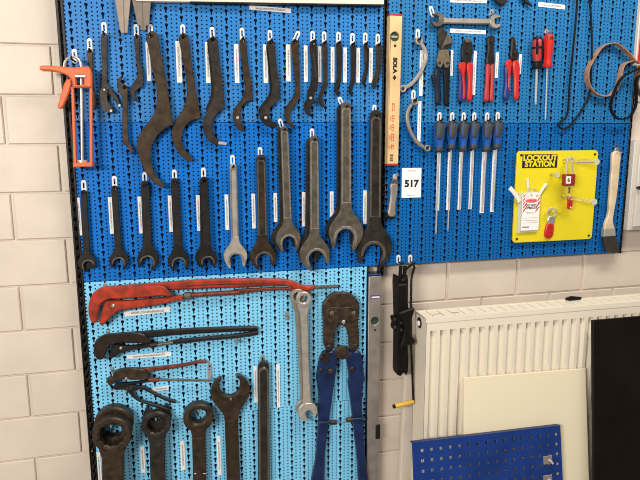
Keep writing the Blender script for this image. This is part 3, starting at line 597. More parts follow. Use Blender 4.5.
# ------------------------------------------------------------------ combination spanners
def combi(label, ring, jaw, Rr, Rj, w_, d0, m_, hk, tilt):
    d = d0+.012; A = Vector(P(*ring, d)); B = Vector(P(*jaw, d)); v = (B-A).normalized(); u = Vector((-v.y, v.x)); s = S(*ring, d)
    root = thing('combination_spanner', label, 'wrench', ring, d0, 'chrome combination spanners')
    R1, R2, wm = Rr*s, Rj*s, w_*s
    hl = [tuple(A+Vector((math.cos(2*PI*k/24), math.sin(2*PI*k/24)))*R1*(.56 if k % 2 else .49)) for k in range(24)]
    MB().slab([circle(A, R1, 32), hl], d0-.001, .015, .002).build('ring', m_, root)
    uv = lambda a, b: tuple(A+u*a+v*b)
    L = (B-A).length
    MB().slab(smooth_loop([uv(-wm*.85, R1*.7), uv(-wm*.5, R1*2), uv(-wm*.5, L-R2*1.5), uv(-wm*.62, L-R2*.8), uv(wm*.62, L-R2*.8), uv(wm*.5, L-R2*1.5), uv(wm*.5, R1*2), uv(wm*.85, R1*.7)], 2), d0+.002, .009, .0028).build('shank', m_, root)
    ta = math.radians(tilt); o = v*math.cos(ta)+u*math.sin(ta); p = u*math.cos(ta)-v*math.sin(ta)
    op = lambda a, b: tuple(B+o*a*R2+p*b*R2)
    pts = []
    for q in range(32, 329, 19): pts.append(op(math.cos(math.radians(q)), math.sin(math.radians(q))))
    pts += [op(.96, -.40), op(.88, -.34)]
    pts += [op(.3, -.36), op(.0, -.28), op(-.12, 0), op(.0, .28), op(.3, .36), op(.88, .34), op(.96, .40)]
    MB().slab(smooth_loop(pts, 3), d0, .012, .002).build('open_jaw', m_, root)
    if hk: hook((A.x, A.y+R1*.56-.0028), d, 'chrome combination spanners', .006, m_=GREYHOOK, w_=.009)
combi('polished chrome combination spanner hanging in front, between bolt cutter and long dark spanner', (304, 299.3), (308, 412.2), 7.6, 10, 7.6, .022, SILVER, True, 22)
combi('duller combination spanner peeping out behind the polished chrome one', (297.8, 296.5), (305.2, 408), 7.8, 9.4, 7.4, .005, ALU, False, 20)
hook(P(286.8, 318, 0), .02, 'duller combination spanner, standing empty at its side', .020, m_=GREYHOOK, peg=.010)
# ------------------------------------------------------------------ bolt cutter
K = lambda pts: off(pts, 280, 280, 4.364)
K2 = lambda pts: off(pts, 280, 380, 4.8)
bc = thing('bolt_cutter', 'large bolt cutter with rusty jaws and long navy handles beside the aluminium level', 'bolt cutter', (341, 352), 0)
trace(bc, 'jaw', K([(266, 56), (240, 58), (212, 76), (192, 104), (188, 140), (192, 180), (192, 240), (200, 300), (222, 312), (236, 296), (236, 250), (246, 210), (262, 186), (266, 160)]), .012, .016, RUST, bev=.003)
trace(bc, 'jaw', K([(270, 56), (300, 58), (326, 74), (344, 100), (348, 140), (342, 180), (346, 240), (342, 300), (322, 312), (306, 296), (302, 250), (290, 210), (272, 186), (270, 160)]), .012, .016, RUST, bev=.003)
trace(bc, 'link_plate', K([(206, 132), (222, 120), (268, 122), (318, 120), (338, 132), (338, 170), (322, 182), (286, 180), (268, 192), (250, 180), (218, 182), (204, 168)]), .028, .006, RUST)
for c, R in (((228, 147), 12), ((322, 147), 12), ((278, 184), 9)):
    MB().disc(P(*K([c])[0], .038), R/4.364*.00262, .034, .006, 6 if R > 10 else 14, .0015).build('bolt', SILVER if R < 10 else GREYST, bc)
trace(bc, 'handle', K([(192, 316), (240, 316), (252, 334), (246, 400), (240, 450)])+K2([(262, 20), (252, 90), (234, 220), (218, 360), (202, 510), (158, 510), (172, 400), (186, 220), (190, 100), (182, 20)])+K([(162, 440), (166, 400), (176, 350)]), .010, .016, NAVYP, bev=.004, n=3)
trace(bc, 'handle', K([(294, 334), (306, 318), (350, 316), (362, 350), (366, 400), (372, 440)])+K2([(402, 20), (396, 90), (402, 220), (414, 400), (424, 510), (388, 510), (376, 400), (360, 260), (344, 120), (330, 10)])+K([(304, 430), (298, 380)]), .010, .016, NAVYP, bev=.004, n=3)
for hx, hy, R, mm in ((268, 315, 24, RUST), (212, 298, 15, DARK), (328, 294, 15, DARK), (222, 400, 13, BRONZE), (315, 392, 13, BRONZE), (180, 342, 9, DARK), (178, 395, 9, DARK)):
    MB().disc(P(*K([(hx, hy)])[0], .034), R/4.364*.00265, .026, .009, 18, .002).build('pivot_bolt', mm, bc)
trace(bc, 'pivot_knuckle', K([(240, 322), (246, 300), (268, 288), (292, 298), (304, 322), (296, 342), (268, 346), (246, 338)]), .018, .009, RUST)
trace(bc, 'side_plate', K([(184, 322), (212, 318), (216, 350), (208, 364), (188, 360)]), .026, .004, DARK)
for a, b_, e0, e1 in (((319.5, 422.8), (331, 422.4), (330.5, 422.4), (336.3, 422.2)), ((363.5, 418.6), (352, 419.6), (352.5, 419.5), (346.3, 420))):
    rod(bc, 'stop_arm', a, b_, .030, .0042, NAVYP); rod(bc, 'rubber_stop', e0, e1, .030, .0075, RUST, 12)
hook(P(341.4, 326.5, .03), .03, 'large bolt cutter between its jaws', .004, m_=GREYHOOK, peg=.036, w_=.009)

# ------------------------------------------------------------------ aluminium level
lv = thing('aluminium_level', 'long aluminium spirit level with blue end cap beside the bolt cutter', 'spirit level', (374, 300), 0)
x0, z0 = P(369, 276.5, .009); x1, _ = P(381.2, 276.5, .009); zb = 0.0
MB().slab([rrect(x0, zb, x1, z0, .001, 1), circle(P(375, 321, .009), .0125, 24)], -.0275, .0365, .0012).build('body', ALU, lv)
MB().slab(rrect(x0-.001, z0, x1+.001, z0+.006, .002), -.0275, .0375, .0012).build('end_cap', NAVYP, lv)
MB().slab(rrect(x0-.0014, zb, x0-.0002, z0, .0005, 1), -.02, .027, .0003).build('edge_strip', NAVYP, lv)
MB().disc(P(375, 321, .009), .0122, -.012, .014).build('vial', VIAL, lv)
MB().disc(P(375, 330, .009), .003, .0088, .001, 12, .0003).build('screw', BLACKM, lv)
a, b_ = P(370.5, 298.8, .009), P(380.7, 294.6, .009)
MB().slab([a, (b_[0], a[1]), b_, (a[0], b_[1])], .0088, .0006, .0002).build('brand_plate', PURPLE, lv)
a, b_ = P(371.5, 298, .009), P(379.6, 296.2, .009)
MB().slab([a, (b_[0], a[1]), b_, (a[0], b_[1])], .0093, .0004, .0001).build('brand_print', PAPER, lv)
a, b_ = P(375.4, 439, .009), P(380.3, 424, .009)
MB().slab(rrect(*a, *b_, .004), .0086, .003, .001).build('grip_slot', BLACKM, lv)
# ------------------------------------------------------------------ wooden level
wl = thing('wooden_level', 'varnished wooden spirit level with red printing beside the black upright', 'spirit level', (395, 14), 0)
xa, zt = P(390.2, 13.4, .026); xb, _ = P(402.6, 13.4, .026); xc, zb = P(387.6, 165.8, .026); xd, _ = P(398.2, 165.8, .026)
cv = P(395, 36.6, .026); cs = P(395.3, 46, .026)
LL = lambda f: (xc+(xa-xc)*f, zb+(zt-zb)*f)
RR = lambda f: (xd+(xb-xd)*f, zb+(zt-zb)*f)
MB().slab([[LL(0.012), RR(0.012), RR(.988), LL(.988)], circle(cv, .0128, 24), circle(cs, .0036, 12)], .002, .024, .0015).build('body', WOODL, wl)
MB().slab([LL(.988), RR(.988), RR(1.0), LL(1.0)], .002, .024, .001).build('end_cap', REDP, wl)
MB().slab([LL(0), RR(0), RR(.012), LL(.012)], .002, .024, .001).build('end_cap', REDP, wl)
MB().disc(cv, .0127, .004, .016, 24).build('vial', VIAL, wl)
MB().slab(rrect(cv[0]-.009, cv[1]-.003, cv[0]+.009, cv[1]+.003, .002), .019, .004).build('vial_tube', mat('amber_vial', (.35, .36, .22), .15), wl)
MB().disc(cs, .0035, .002, .022, 12).build('peg_hole', BLACKM, wl)
text_mesh('SOLA', .0150, P(395, 65.3, .027), .0262, rot=PI/2, material=INK, parent=wl, name='lettering', bold=.0011, sx=1.1)
c = P(394.6, 77.6, .027); MB().slab([(c[0]-.0055, c[1]), (c[0], c[1]-.0075), (c[0]+.0055, c[1]), (c[0], c[1]+.0075)], .0259, .0006, .0001).build('logo_mark', INK, wl)
random.seed(3)
pm = MB()
for (y0, y1, k) in ((103, 111, 0), (115, 121.5, 1), (124, 130.5, 1), (133.5, 141, 1), (144.5, 149.5, 2)):   # red print column, too blurred to read
    xm = P(392.6-(y0-103)*.02, (y0+y1)/2, .027)[0]; za, zb2 = P(392, y1, .027)[1], P(392, y0, .027)[1]
    h_ = .0065
    def bar(x0, z0, x1, z1): pm.slab([(x0, z0), (x1, z0), (x1, z1), (x0, z1)], .0259, .0005, .0001)
    bar(xm-h_*.2, za, xm+h_*.05, zb2); bar(xm+h_*.65, za+.001, xm+h_*.9, zb2-.002)
    bar(xm-h_*.2, zb2-.0035, xm+h_, zb2-.0012)
    if k: bar(xm-h_*.2, (za+zb2)/2-.001, xm+h_*.7, (za+zb2)/2+.001); bar(xm-h_*1.1, za+.003, xm-h_*.9, zb2-.004); bar(xm-h_*.75, za+.002, xm-h_*.6, zb2-.003)
    if k < 2: bar(xm-h_*.1, za, xm+h_*.8, za+.0016)
pm.build('red_printing', mat('orange_red_ink', (.62, .10, .03), .5), wl)
bcx = MB(); cx, cz = P(391.6, 157.5, .027)
for k in range(9):
    w_ = .0009 if k % 3 else .0017; bcx.slab([(cx-.005, cz-.010+k*.0023), (cx+.005, cz-.010+k*.0023), (cx+.005, cz-.010+k*.0023+w_), (cx-.005, cz-.010+k*.0023+w_)], .0259, .0005, .0001)
bcx.build('barcode', INK, wl)
hook(P(395.3, 30, 0), .026, 'wooden level, hidden behind it', .003, m_=GREYHOOK, peg=.004, w_=.008)

# ------------------------------------------------------------------ right panels: curved wrenches, long double wrench
GC = 'curved ring wrenches'
def curved(label, short, path, r1, r2, w_, d0, m_):
    d = d0+.008; root = thing('curved_wrench', label, 'wrench', path[0], d0, GC)
    W_ = PP(path, d); s = S(*path[0], d); sm = smooth_loop(W_[1:-1], 5, closed=False)
    MB().slab(strip(sm, w_*s), d0+.001, .007, .0022).build('bow', m_, root)
    for c, r in ((W_[0], r1), (W_[-1], r2)):
        MB().slab([circle(c, r*s, 20), circle(c, r*s*.56, 12)], d0, .010, .0015).build('ring', m_, root)
    hook((W_[0][0], W_[0][1]+r1*s*.56-.0025), d, short, .030, m_=None)
curved('upper S-shaped silver ring wrench beside the wooden level', 'upper S-shaped wrench', [(419.3, 40.8), (421.5, 43.3), (424.6, 48), (426.6, 57), (423.6, 67), (417.8, 77), (411, 84.5), (406, 87.4), (403, 88.6)], 3.6, 3.4, 3.4, .006, SILVER)
curved('lower half-moon silver ring wrench above the 517 card', 'lower half-moon wrench', [(415, 101.6), (412.5, 104), (409.3, 109), (407.6, 117), (409.5, 127), (414.2, 137.3), (420, 144.5), (424.5, 147.2), (427.6, 148.2)], 3.3, 3.2, 3.0, .006, ALU)
vlabel(419.6, 423, 50, 96, 'S-shaped silver wrench'); vlabel(417.6, 421, 101, 142, 'half-moon silver wrench')
dw = thing('double_wrench', 'grey double open-ended wrench lying level on two hooks above the pliers', 'wrench', (437, 19), .008)
def jaw2(c, R, direction, d0, m_, root):
    B = Vector(P(*c, d0+.01)); s = S(*c, d0); Rm = R*s; o = Vector(direction).normalized(); p = Vector((-o.y, o.x)); op = lambda a, b: tuple(B+o*a*Rm+p*b*Rm)
    pts = [op(math.cos(math.radians(q)), math.sin(math.radians(q))) for q in range(42, 319, 23)]
    pts += [op(1.0, -.55), op(.92, -.46), op(.3, -.46), op(-.05, -.42), op(-.2, 0), op(-.05, .42), op(.3, .46), op(.92, .46), op(1.0, .55)]
    MB().slab(smooth_loop(pts, 3), d0, .011, .0018).build('open_jaw', m_, root)
jaw2((438, 19.6), 6.3, (-.96, .28), .006, GREYST, dw); jaw2((496, 21.5), 5.9, (.97, .2), .006, ALU, dw)
MB().slab(smooth_loop(PP([(443, 16.6), (447, 17.6), (470, 18.2), (490, 18.4), (494, 18), (494, 24.6), (490, 24.2), (470, 23.9), (447, 23.4), (443, 23.4)], .016), 3), .008, .008, .003).build('shank', ALU, dw)
hook(P(432.8, 15.6, .0), .012, 'double wrench at its dark end', .026, ang=-.35, m_=HOOKM, peg=.010); hook(P(491, 14.8, 0), .012, 'double wrench at its grey end', .016, ang=.2, m_=GREYHOOK, peg=.010)
vlabel(450, 486, 30.5, 32.3, 'double wrench', True, 3.6, 'below'); vlabel(450, 487, .3, 1.2, 'top of the panel, over the double wrench', True, 3.6, 'at the')
vlabel(538.5, 565, 4.2, 7.2, 'red screwdrivers, near the thin black belt', True, 3.8, 'above')
# tools cut by the top edge
MB_ = thing('black_grips', 'black tool tip poking down from the top edge over the double wrench', 'pliers', (500, 0), .006)
trace(MB_, 'jaw', [(493, -10), (508, -10), (507, 2), (503, 5), (497, 2)], .006, .008, BLACKST)
MB_ = thing('black_scriber', 'small dark pointed tool tip cut by the top edge beside a name strip', 'scriber', (527, 0), .006)
trace(MB_, 'point', [(520, -8), (525, -8), (529, 1), (533, 6, 1), (528, 4), (523, 0)], .006, .006, BLACKST)

# ------------------------------------------------------------------ snips, cutters, pliers
K = lambda pts: off(pts, 430, 5, 4.175)
sn = thing('tin_snips', 'tin snips with bronze hinge plate and black handles next to the curved wrenches', 'snips', (444, 55), 0)
trace(sn, 'blade', K([(38, 96), (50, 93), (70, 115), (94, 150), (90, 168), (72, 182), (48, 186), (40, 168)]), .006, .006, DARK)
trace(sn, 'blade', K([(78, 120), (90, 140), (92, 158), (64, 170), (48, 186), (58, 158)]), .012, .004, GREYST)
trace(sn, 'hinge_plate', K([(38, 192), (56, 186), (77, 188), (82, 212), (84, 236, 1), (78, 262, 1), (66, 262, 1), (58, 242, 1), (48, 262, 1), (36, 258, 1), (30, 228, 1), (36, 208)]), .010, .008, mat('bronze_plate', (.20, .16, .11), .4, .5, var=.2, vscale=60))
trace(sn, 'handle', K([(26, 262), (43, 264), (45, 330), (48, 405), (40, 418), (31, 415), (23, 340), (10, 297), (12, 290), (22, 294)]), .005, .011, mat('black_navy_grip', (.006, .009, .022), .4), bev=.004)
trace(sn, 'handle', K([(63, 264), (82, 260), (84, 320), (80, 412), (73, 423), (66, 420), (63, 340)]), .005, .011, BLKRUB, bev=.004)
for c in ((42, 240), (74, 242)): MB().disc(P(*K([c])[0], .02), .0036, .0175, .003).build('rivet', DARK, sn)
cu_ = thing('side_cutters', 'side cutters with black head and red and navy handles, first red pair', 'pliers', (467, 50), 0, 'red handled pliers')
trace(cu_, 'jaw', K([(134, 205), (137, 172), (146, 148), (154, 139), (158, 160), (164, 139), (173, 148), (181, 176), (178, 215), (172, 242), (142, 242)]), .004, .009, BLACKST, bev=.003)
MB().disc(P(*K([(157, 196)])[0], .014), .0045, .012, .004).build('pivot', DARK, cu_)
trace(cu_, 'cutting_edge', K([(146, 148), (152, 140), (166, 140), (172, 150), (158, 158)]), .0125, .002, GREYST)
trace(cu_, 'handle', K([(126, 244), (138, 238), (152, 240), (153, 256), (148, 290), (150, 350), (147, 392), (141, 396), (140, 340), (134, 290), (125, 262)]), .006, .010, REDH, bev=.004)
trace(cu_, 'handle_insert', K([(124, 276), (131, 280), (137, 330), (140, 396), (136, 405), (126, 404), (122, 370), (126, 320)]), .005, .010, NAVYH, bev=.004)
trace(cu_, 'handle', K([(160, 240), (178, 239), (180, 300), (178, 394), (168, 403), (160, 396), (162, 320)]), .006, .010, REDH, bev=.004)
en = thing('end_nippers', 'slim pliers with black head and faded red straight legs, middle of the red pliers', 'pliers', (490, 40), 0, 'red handled pliers')
trace(en, 'jaw', K([(243, 134), (252, 127), (266, 127), (272, 136), (268, 170), (268, 250), (240, 250), (244, 180)]), .004, .009, BLACKST, bev=.003)
MB().disc(P(*K([(257, 150)])[0], .014), .0040, .012, .004).build('pivot', DARK, en)
trace(en, 'handle', K([(241, 244), (252, 244), (250, 330), (247, 400), (238, 405), (231, 399), (236, 320)]), .005, .010, REDP, bev=.0035)
trace(en, 'handle', K([(258, 244), (269, 244), (270, 320), (267, 396), (259, 406), (253, 400), (257, 320)]), .005, .010, REDP, bev=.0035)
K = lambda pts: off(pts, 480, 20, 4.8)
np_ = thing('long_nose_pliers', 'long-nose pliers with bright red and navy handles, nearest the red screwdrivers', 'pliers', (514, 40), 0, 'red handled pliers')
trace(np_, 'jaw', K([(156, 86), (162, 78), (169, 86), (174, 110), (176, 138), (189, 158), (186, 178), (177, 192), (154, 192), (149, 172), (151, 142), (153, 112)]), .004, .009, BLACKST, bev=.003)
MB().disc(P(*K([(168, 156)])[0], .014), .0045, .012, .004).build('pivot', DARK, np_)
trace(np_, 'handle', K([(128, 204), (138, 192), (152, 190), (157, 204), (155, 230), (147, 290), (143, 345), (137, 335), (139, 270), (130, 226)]), .006, .010, REDH, bev=.004)
trace(np_, 'handle_insert', K([(124, 222), (134, 226), (136, 300), (146, 350), (138, 384), (126, 386), (118, 370), (126, 300)]), .005, .010, NAVYH, bev=.004)
trace(np_, 'handle', K([(164, 196), (186, 194), (194, 225), (191, 300), (188, 376), (180, 386), (170, 380), (168, 280)]), .006, .010, REDH, bev=.004)
for x, y, s_ in ((444.5, 40, 'tin snips'), (466.5, 50, 'side cutters'), (490.5, 50, 'slim red-legged pliers'), (514.5, 45, 'long-nose pliers')):
    hook(P(x, y, 0), .02, s_+', hidden behind them', .004, m_=GREYHOOK, peg=.008, w_=.008)
vlabel(450.6, 453, 50, 76, 'tin snips'); vlabel(473, 476, 51, 95, 'side cutters'); vlabel(495.4, 498.4, 52.5, 78, 'slim red-legged pliers'); vlabel(518.8, 521.4, 54, 74, 'long-nose pliers')

# ------------------------------------------------------------------ screwdrivers
def driver(label, short, top, bot, tip, wpx, kind, rs, hexs=False):
    d = .018; A = Vector(P(*top, d)); B = Vector(P(*bot, d)); E = Vector(P(*tip, d)); s = S(*top, d); R = wpx*s/2
    root = thing('screwdriver', label, 'screwdriver', top, 0, 'screwdrivers with blue and red handles')
    pt = lambda f: (A.x+(B.x-A.x)*f, -d, A.y+(B.y-A.y)*f)
    if kind == 'blue':
        MB().tube([pt(f) for f in (0, .04, .10, .28, .5)], [R*k for k in (.55, .8, .95, 1.0, .96)], 14).build('grip_end', GREYRUB, root)
        MB().tube([pt(f) for f in (.10, .14, .34, .5, .62, .74, .84)], [R*k for k in (.90, .97, 1.02, .99, .86, .74, .72)], 8).build('handle', BLUEH, root)
        MB().tube([pt(f) for f in (.82, .86, .95, 1.0)], [R*k for k in (.74, .80, .78, .55)], 14).build('collar', GREYRUB, root)
        a = Vector(pt(.12)); MB().slab(strip([(a.x+R*.5, a.z), (a.x-R*.3, a.z-R*2.6)], R*.9), d+R*.62, R*.42, .002).build('grip_patch', GREYRUB, root)
        MB().disc(pt(.06)[::2], R*.28, d+R*.75, .002, 12).build('hang_hole', BLACKM, root)
    elif kind == 'redblack':
        MB().tube([pt(f) for f in (0, .03, .12, .3, .55, .75, .84)], [R*k for k in (.35, .7, .97, 1.0, .95, .66, .62)], 14).build('handle', REDP, root)
        for f in (-.35, .35): MB().tube([(pt(q)[0]+R*f*1.2, -d-R*.66, pt(q)[2]) for q in (.08, .3, .55)], [R*.22, R*.34, R*.28], 8).build('black_grip', BLKRUB, root)
        MB().tube([pt(f) for f in (.31, .37)], [R*1.06, R*1.06], 16).build('black_band', BLKRUB, root)
        MB().tube([pt(f) for f in (-.02, .0, .07)], [R*.3, R*.75, R*.92], 14).build('black_cap', BLKRUB, root)
        MB().tube([pt(f) for f in (.76, .82, .94, 1.0)], [R*k for k in (.72, .70, .85, .7)], 14).build('collar', BLKRUB, root)
    else:
        MB().tube([pt(f) for f in (0, .03, .12, .4, .7, .85, .93, 1.0)], [R*k for k in (.6, .85, .95, .9, .74, .80, .95, .8)], 8).build('handle', REDH, root)
        MB().disc(pt(.13)[::2], R*.3, d+R*.8, .002, 12).build('hang_hole', BLACKM, root)
    st = B-(E-B).normalized()*.004
    q = lambda f: (st.x+(E.x-st.x)*f, -d+.0, st.y+(E.y-st.y)*f)
    MB().tube([q(f) for f in (0, .9, .97, 1.0)], [rs, rs, rs*1.05, rs*.6], 10).build('shaft', CHROME, root)
    if kind == 'blue':
        hook(P(top[0]-.5, top[1]-.6, 0), d, short, .023, peg=d+.002)
BD = [('first', (439.6, 121), (438.9, 152), (435.8, 234), 10, .0024), ('second', (452.4, 121), (451.2, 149.5), (447.8, 231), 9.6, .0020), ('third', (463.8, 121), (462.6, 151.5), (459.6, 209.5), 9.2, .0024), ('fourth', (474.4, 121), (473.1, 149.5), (470, 209), 9, .0024), ('fifth', (487.3, 121), (486.2, 151.5), (482.1, 212), 9.6, .0026), ('sixth', (497.8, 120.5), (496.6, 149), (492.8, 211), 9, .0024)]
LB = ['blue screwdriver with the longest shaft, at the curved wrench end of the row', 'blue screwdriver with a thin long shaft, second from the curved wrenches', 'blue screwdriver third from the curved wrenches, grip mostly dark grey', 'blue screwdriver in fourth place counted from the curved wrenches', 'blue screwdriver next to last before the yellow lockout board', 'blue screwdriver at the end of the row nearest the yellow lockout board']
for (nm, a, b_, c, w_, rs), lb in zip(BD, LB): driver(lb, nm+' blue screwdriver from the curved wrenches', a, b_, c, w_, 'blue', rs)
for (x0, x1, xt, y0, y1, of) in [(436.6, 440, 0, 153, 210.5, 'first'), (447.2, 450.8, 0, 152, 210, 'second'), (458.6, 462, 0, 152, 209.6, 'third'), (469.6, 473, 0, 151, 209.2, 'fourth'), (481, 485.2, 0, 152, 213, 'fifth'), (491.6, 495.2, 0, 150, 212, 'sixth')]:
    o = vlabel(x0, x1, y0, y1, of+' blue screwdriver from the curved wrenches', side='behind')
driver('red screwdriver with black bands and cap, the shorter of the two red ones', 'r', (537.4, 37.2), (536.8, 69), (535.6, 104.5), 9.4, 'redblack', .0034)
driver('plain red screwdriver with a long thin shaft next to the thin black belt loop', 'r', (549, 34.5), (547.2, 67.5), (545.4, 120), 9.4, 'red', .0022)
hook(P(537.2, 40, 0), .01, 'shorter red screwdriver, hidden behind it', .004, m_=GREYHOOK, peg=.005, w_=.008)
hook(P(546.3, 33, 0), .018, 'plain red screwdriver', .012, m_=GREYHOOK, peg=.020)

# ------------------------------------------------------------------ cord, belts, red panel, cabinet, brush
cp = [(P(x, y, .012)[0], -.012, P(x, y, .012)[1]) for x, y in smooth_loop([(577.4, -16), (577, 3), (573.7, 42), (569.5, 84), (567.6, 112), (565.5, 117.5), (561, 121), (558, 125.2), (562, 128.8), (568, 126.8), (575, 119), (583, 108), (589, 95), (591.2, 72), (591.4, 28), (589, 0), (584, -16)], 6)]
cb = MB().tube(cp+cp[:1], .0030, 8); tag(cb.build('drive_belt', BLKRUB), 'thin black round belt hanging in a long loop from the top edge', 'belt')
hook(P(577, -2, 0), .012, 'thin black round belt', .012, m_=GREYHOOK, peg=.020)
def belt(name, label, path, w_, th, m_, d0, teeth=False, closed=False):
    W_ = [Vector(p) for p in smooth_loop(PP(path, d0+w_), 6, closed)]
    N = len(W_); b = MB()
    for i in range(N):
        t_ = (W_[min(i+1, N-1)]-W_[max(i-1, 0)]).normalized(); nn = Vector((-t_.y, t_.x))
        h0 = th/2; h1 = th/2+(.0022 if teeth and i % 2 else 0)
        for q, dd in ((W_[i]+nn*h1, d0), (W_[i]+nn*h1, d0+w_), (W_[i]-nn*h0, d0+w_), (W_[i]-nn*h0, d0)): b.v.append((q.x, -dd, q.y))
    for i in range(N-1):
        for k in range(4): b.f.append((i*4+k, i*4+(k+1) % 4, i*4+4+(k+1) % 4, i*4+4+k))
    b.f.append((0, 3, 2, 1)); b.f.append(tuple((N-1)*4+k for k in range(4)))
    return tag(b.build(name, m_), label, 'belt')
belt('tan_strap', 'tan webbing strap hanging in a big open loop near the red panel', [(637, 62), (634, 57.5), (627, 50), (616, 43), (606, 45), (595.5, 57.6), (589, 73), (591, 86), (600.4, 95), (611.6, 95), (619.5, 86.5), (622.4, 74), (625.2, 65), (632, 61), (640, 61)], .020, .0024, LEATHER, .004)
belt('toothed_belt', 'black toothed belt hanging in a drop-shaped loop under the tan strap', [(646, 66), (637, 70), (624, 76.5), (615, 92.7), (612, 109.5), (619, 118.6), (630, 117.4), (636.5, 107), (637.6, 92), (638, 78), (646, 74)], .010, .0030, BLKRUB, .027, True)
belt('brown_strap', 'short brown leather strap end tucked behind the black toothed belt', [(644, 68), (640, 72), (638.5, 80), (640, 90), (645, 97)], .018, .003, mat('brown_leather', (.20, .10, .05), .5), .008)
hook(P(637, 63.5, 0), .03, 'tan strap and toothed belt', .010, m_=HOOKM, peg=.052)
rp = thing('red_panel', 'red panel with a cream edge, cut by the picture edge beside the straps', 'panel', (638, 30), 0)
x0, zb = P(635.4, 65.5, .012)
MB().slab(rrect(x0+.0042, zb+.004, x0+.20, zb+.34, .002), .0003, .0127, .002).build('red_face', REDBOX, rp)
MB().slab([rrect(x0, zb, x0+.205, zb+.345, .002), rrect(x0+.0042, zb+.004, x0+.20, zb+.34, .002)], .0003, .0117, .001).build('cream_edge', BATTEN, rp)
kb = thing('grey_cabinet', 'pale grey wall cabinet with a small round knob beside the paintbrush', 'cabinet', (636, 180), 0)
cx0, cz1 = P(630.6, 140.5, .032); cx0b, cz0 = P(624.6, 231.5, .032); cx0 = max(cx0-.012, XR+.0085)
CAB = mat('pale_grey_cabinet', (.56, .52, .46), .45)
MB().slab(rrect(cx0, cz0, cx0+.42, cz1, .002), -WY-.0005, WY+.019, .002).build('body', CAB, kb)
dr = MB().slab(rrect(cx0+.014, cz0+.012, cx0+.41, cz1-.008, .002), .0185, .010, .0025).build('door', CAB, kb)
kc = P(638.6, 187.8, .034); MB().tube([(kc[0], -.0285, kc[1]), (kc[0], -.040, kc[1])], [.0045, .006], 14).build('knob', DARK, dr)
br = thing('paintbrush', 'flat paintbrush with long pale wooden handle hanging below the straps', 'paintbrush', (616, 150), 0)
trace(br, 'handle', [(613.6, 153), (617, 150.6), (621, 152.4), (620.4, 166), (619.2, 181), (616.8, 200), (614.6, 213), (613.6, 220), (615.2, 229, 1), (604.6, 229.6, 1), (605.4, 224), (608.4, 216), (609.6, 205), (611, 185), (612.6, 165)], .008, .010, WOODB, bev=.003)
trace(br, 'ferrule', [(604.3, 229, 1), (615.4, 228.4, 1), (616, 236, 1), (604, 236.8, 1)], .006, .014, mat('pewter', (.46, .45, .38), .35, .5), n=1)
trace(br, 'bristles', [(604.2, 236.4, 1), (615.8, 235.6, 1), (618.6, 244), (620, 252.4, 1), (613, 253), (606.6, 250.5, 1), (604.6, 243)], .007, .012, mat('dark_bristle', (.03, .028, .021), .45, var=.25, vscale=150))
hook(P(615.8, 153.8, 0), .018, 'paintbrush', .020, m_=GREYHOOK, peg=.024)
sc_ = thing('screw_hook', 'bent wire clip at the top of the paintbrush handle', 'clip', (617, 146), 0)
MB().tube([(P(x, y, .03)[0], -dd, P(x, y, .03)[1]) for x, y, dd in ((614.5, 147.5, .022), (617.5, 144, .026), (620, 146.5, .028), (621.5, 149.5, .026), (619, 151, .024))], .0016, 8).build('wire', GREYST, sc_)

# ------------------------------------------------------------------ knife, card
kn = thing('utility_knife', 'grey-handled knife hanging blade up under the wooden level', 'knife', (394, 200), 0)
K = lambda pts: off(pts, 370, 100, 4)
trace(kn, 'handle', K([(88, 334), (110, 334), (109, 380), (104, 430), (104, 462), (92, 470), (74, 466), (78, 430), (84, 380)]), .006, .014, ALU, bev=.004)
trace(kn, 'collar', K([(90, 318), (108, 318), (110, 336), (88, 336)]), .008, .010, GREYST)
trace(kn, 'blade', K([(96, 296), (104, 298), (106, 320), (94, 320)]), .011, .003, CHROME)
trace(kn, 'butt', K([(60, 468), (76, 452), (82, 464), (100, 468), (96, 474), (66, 476)]), .005, .013, BLKRUB)
hook(P(396.3, 175.5, 0), .01, 'grey-handled knife', .006, m_=GREYHOOK, peg=.012, w_=.008)
x0, z1 = P(402.2, 168.2, .002); x1, z0 = P(420.8, 197.4, .002)
nc = thing('number_card', 'white card printed 517 beside the knife', 'sign', (411, 183), 0)
MB().slab(rrect(x0, z0, x1, z1, .001), -.0004, .0024, .0003).build('card', PAPER, nc)
xm = (x0+x1)/2; H_ = z1-z0
text_mesh('517', .0270, (xm, z0+H_*.47), .0021, material=INK, parent=nc, name='number', bold=.0013, sx=1.06)
rp2 = MB()
for k in range(6): rp2.slab(rrect(xm-.013+k*.0044, z1-.0095, xm-.013+k*.0044+.0032, z1-.0065, .0003, 1), .0019, .0003, .0001)
rp2.build('red_heading', PINKINK, nc)
MB().slab(rrect(xm-.013, z0+.0065, xm+.013, z0+.0073, .0002, 1), .0019, .0003, .0001).build('foot_line', GREYST, nc)

# ------------------------------------------------------------------ lockout station
lk = thing('lockout_board', 'yellow acrylic lockout station board on the deep blue panel', 'sign', (555, 195), 0)
d = .014
TL, TR, BL, BR = P(518.2, 150.5, d), P(599.2, 150.8, d), P(512, 242.2, d), P(591.2, 239.8, d)
zt, zb = (TL[1]+TR[1])/2, (BL[1]+BR[1])/2; xl, xr = (TL[0]+BL[0])/2, (TR[0]+BR[0])/2
MB().slab(rrect(xl, zb, xr, zt, .012, 6), .008, .006, .001).build('board', YELLOW, lk)
for sx, sz in ((xl+.013, zt-.012), (xr-.013, zt-.012), (xl+.013, zb+.012), (xr-.013, zb+.012)):
    MB().tube([(sx, .0004, sz), (sx, -.0165, sz)], .0035, 10).build('screw', DARK, lk)
a, b_ = P(522.2, 168.2, d), P(557.8, 154, d)
x0, x1, z0, z1 = a[0]-.001, b_[0], a[1], b_[1]
pl = MB().slab(rrect(x0, z0, x1, z1, .001, 1), d-.0002, .0008, .0002).build('title_plate', INK, lk)
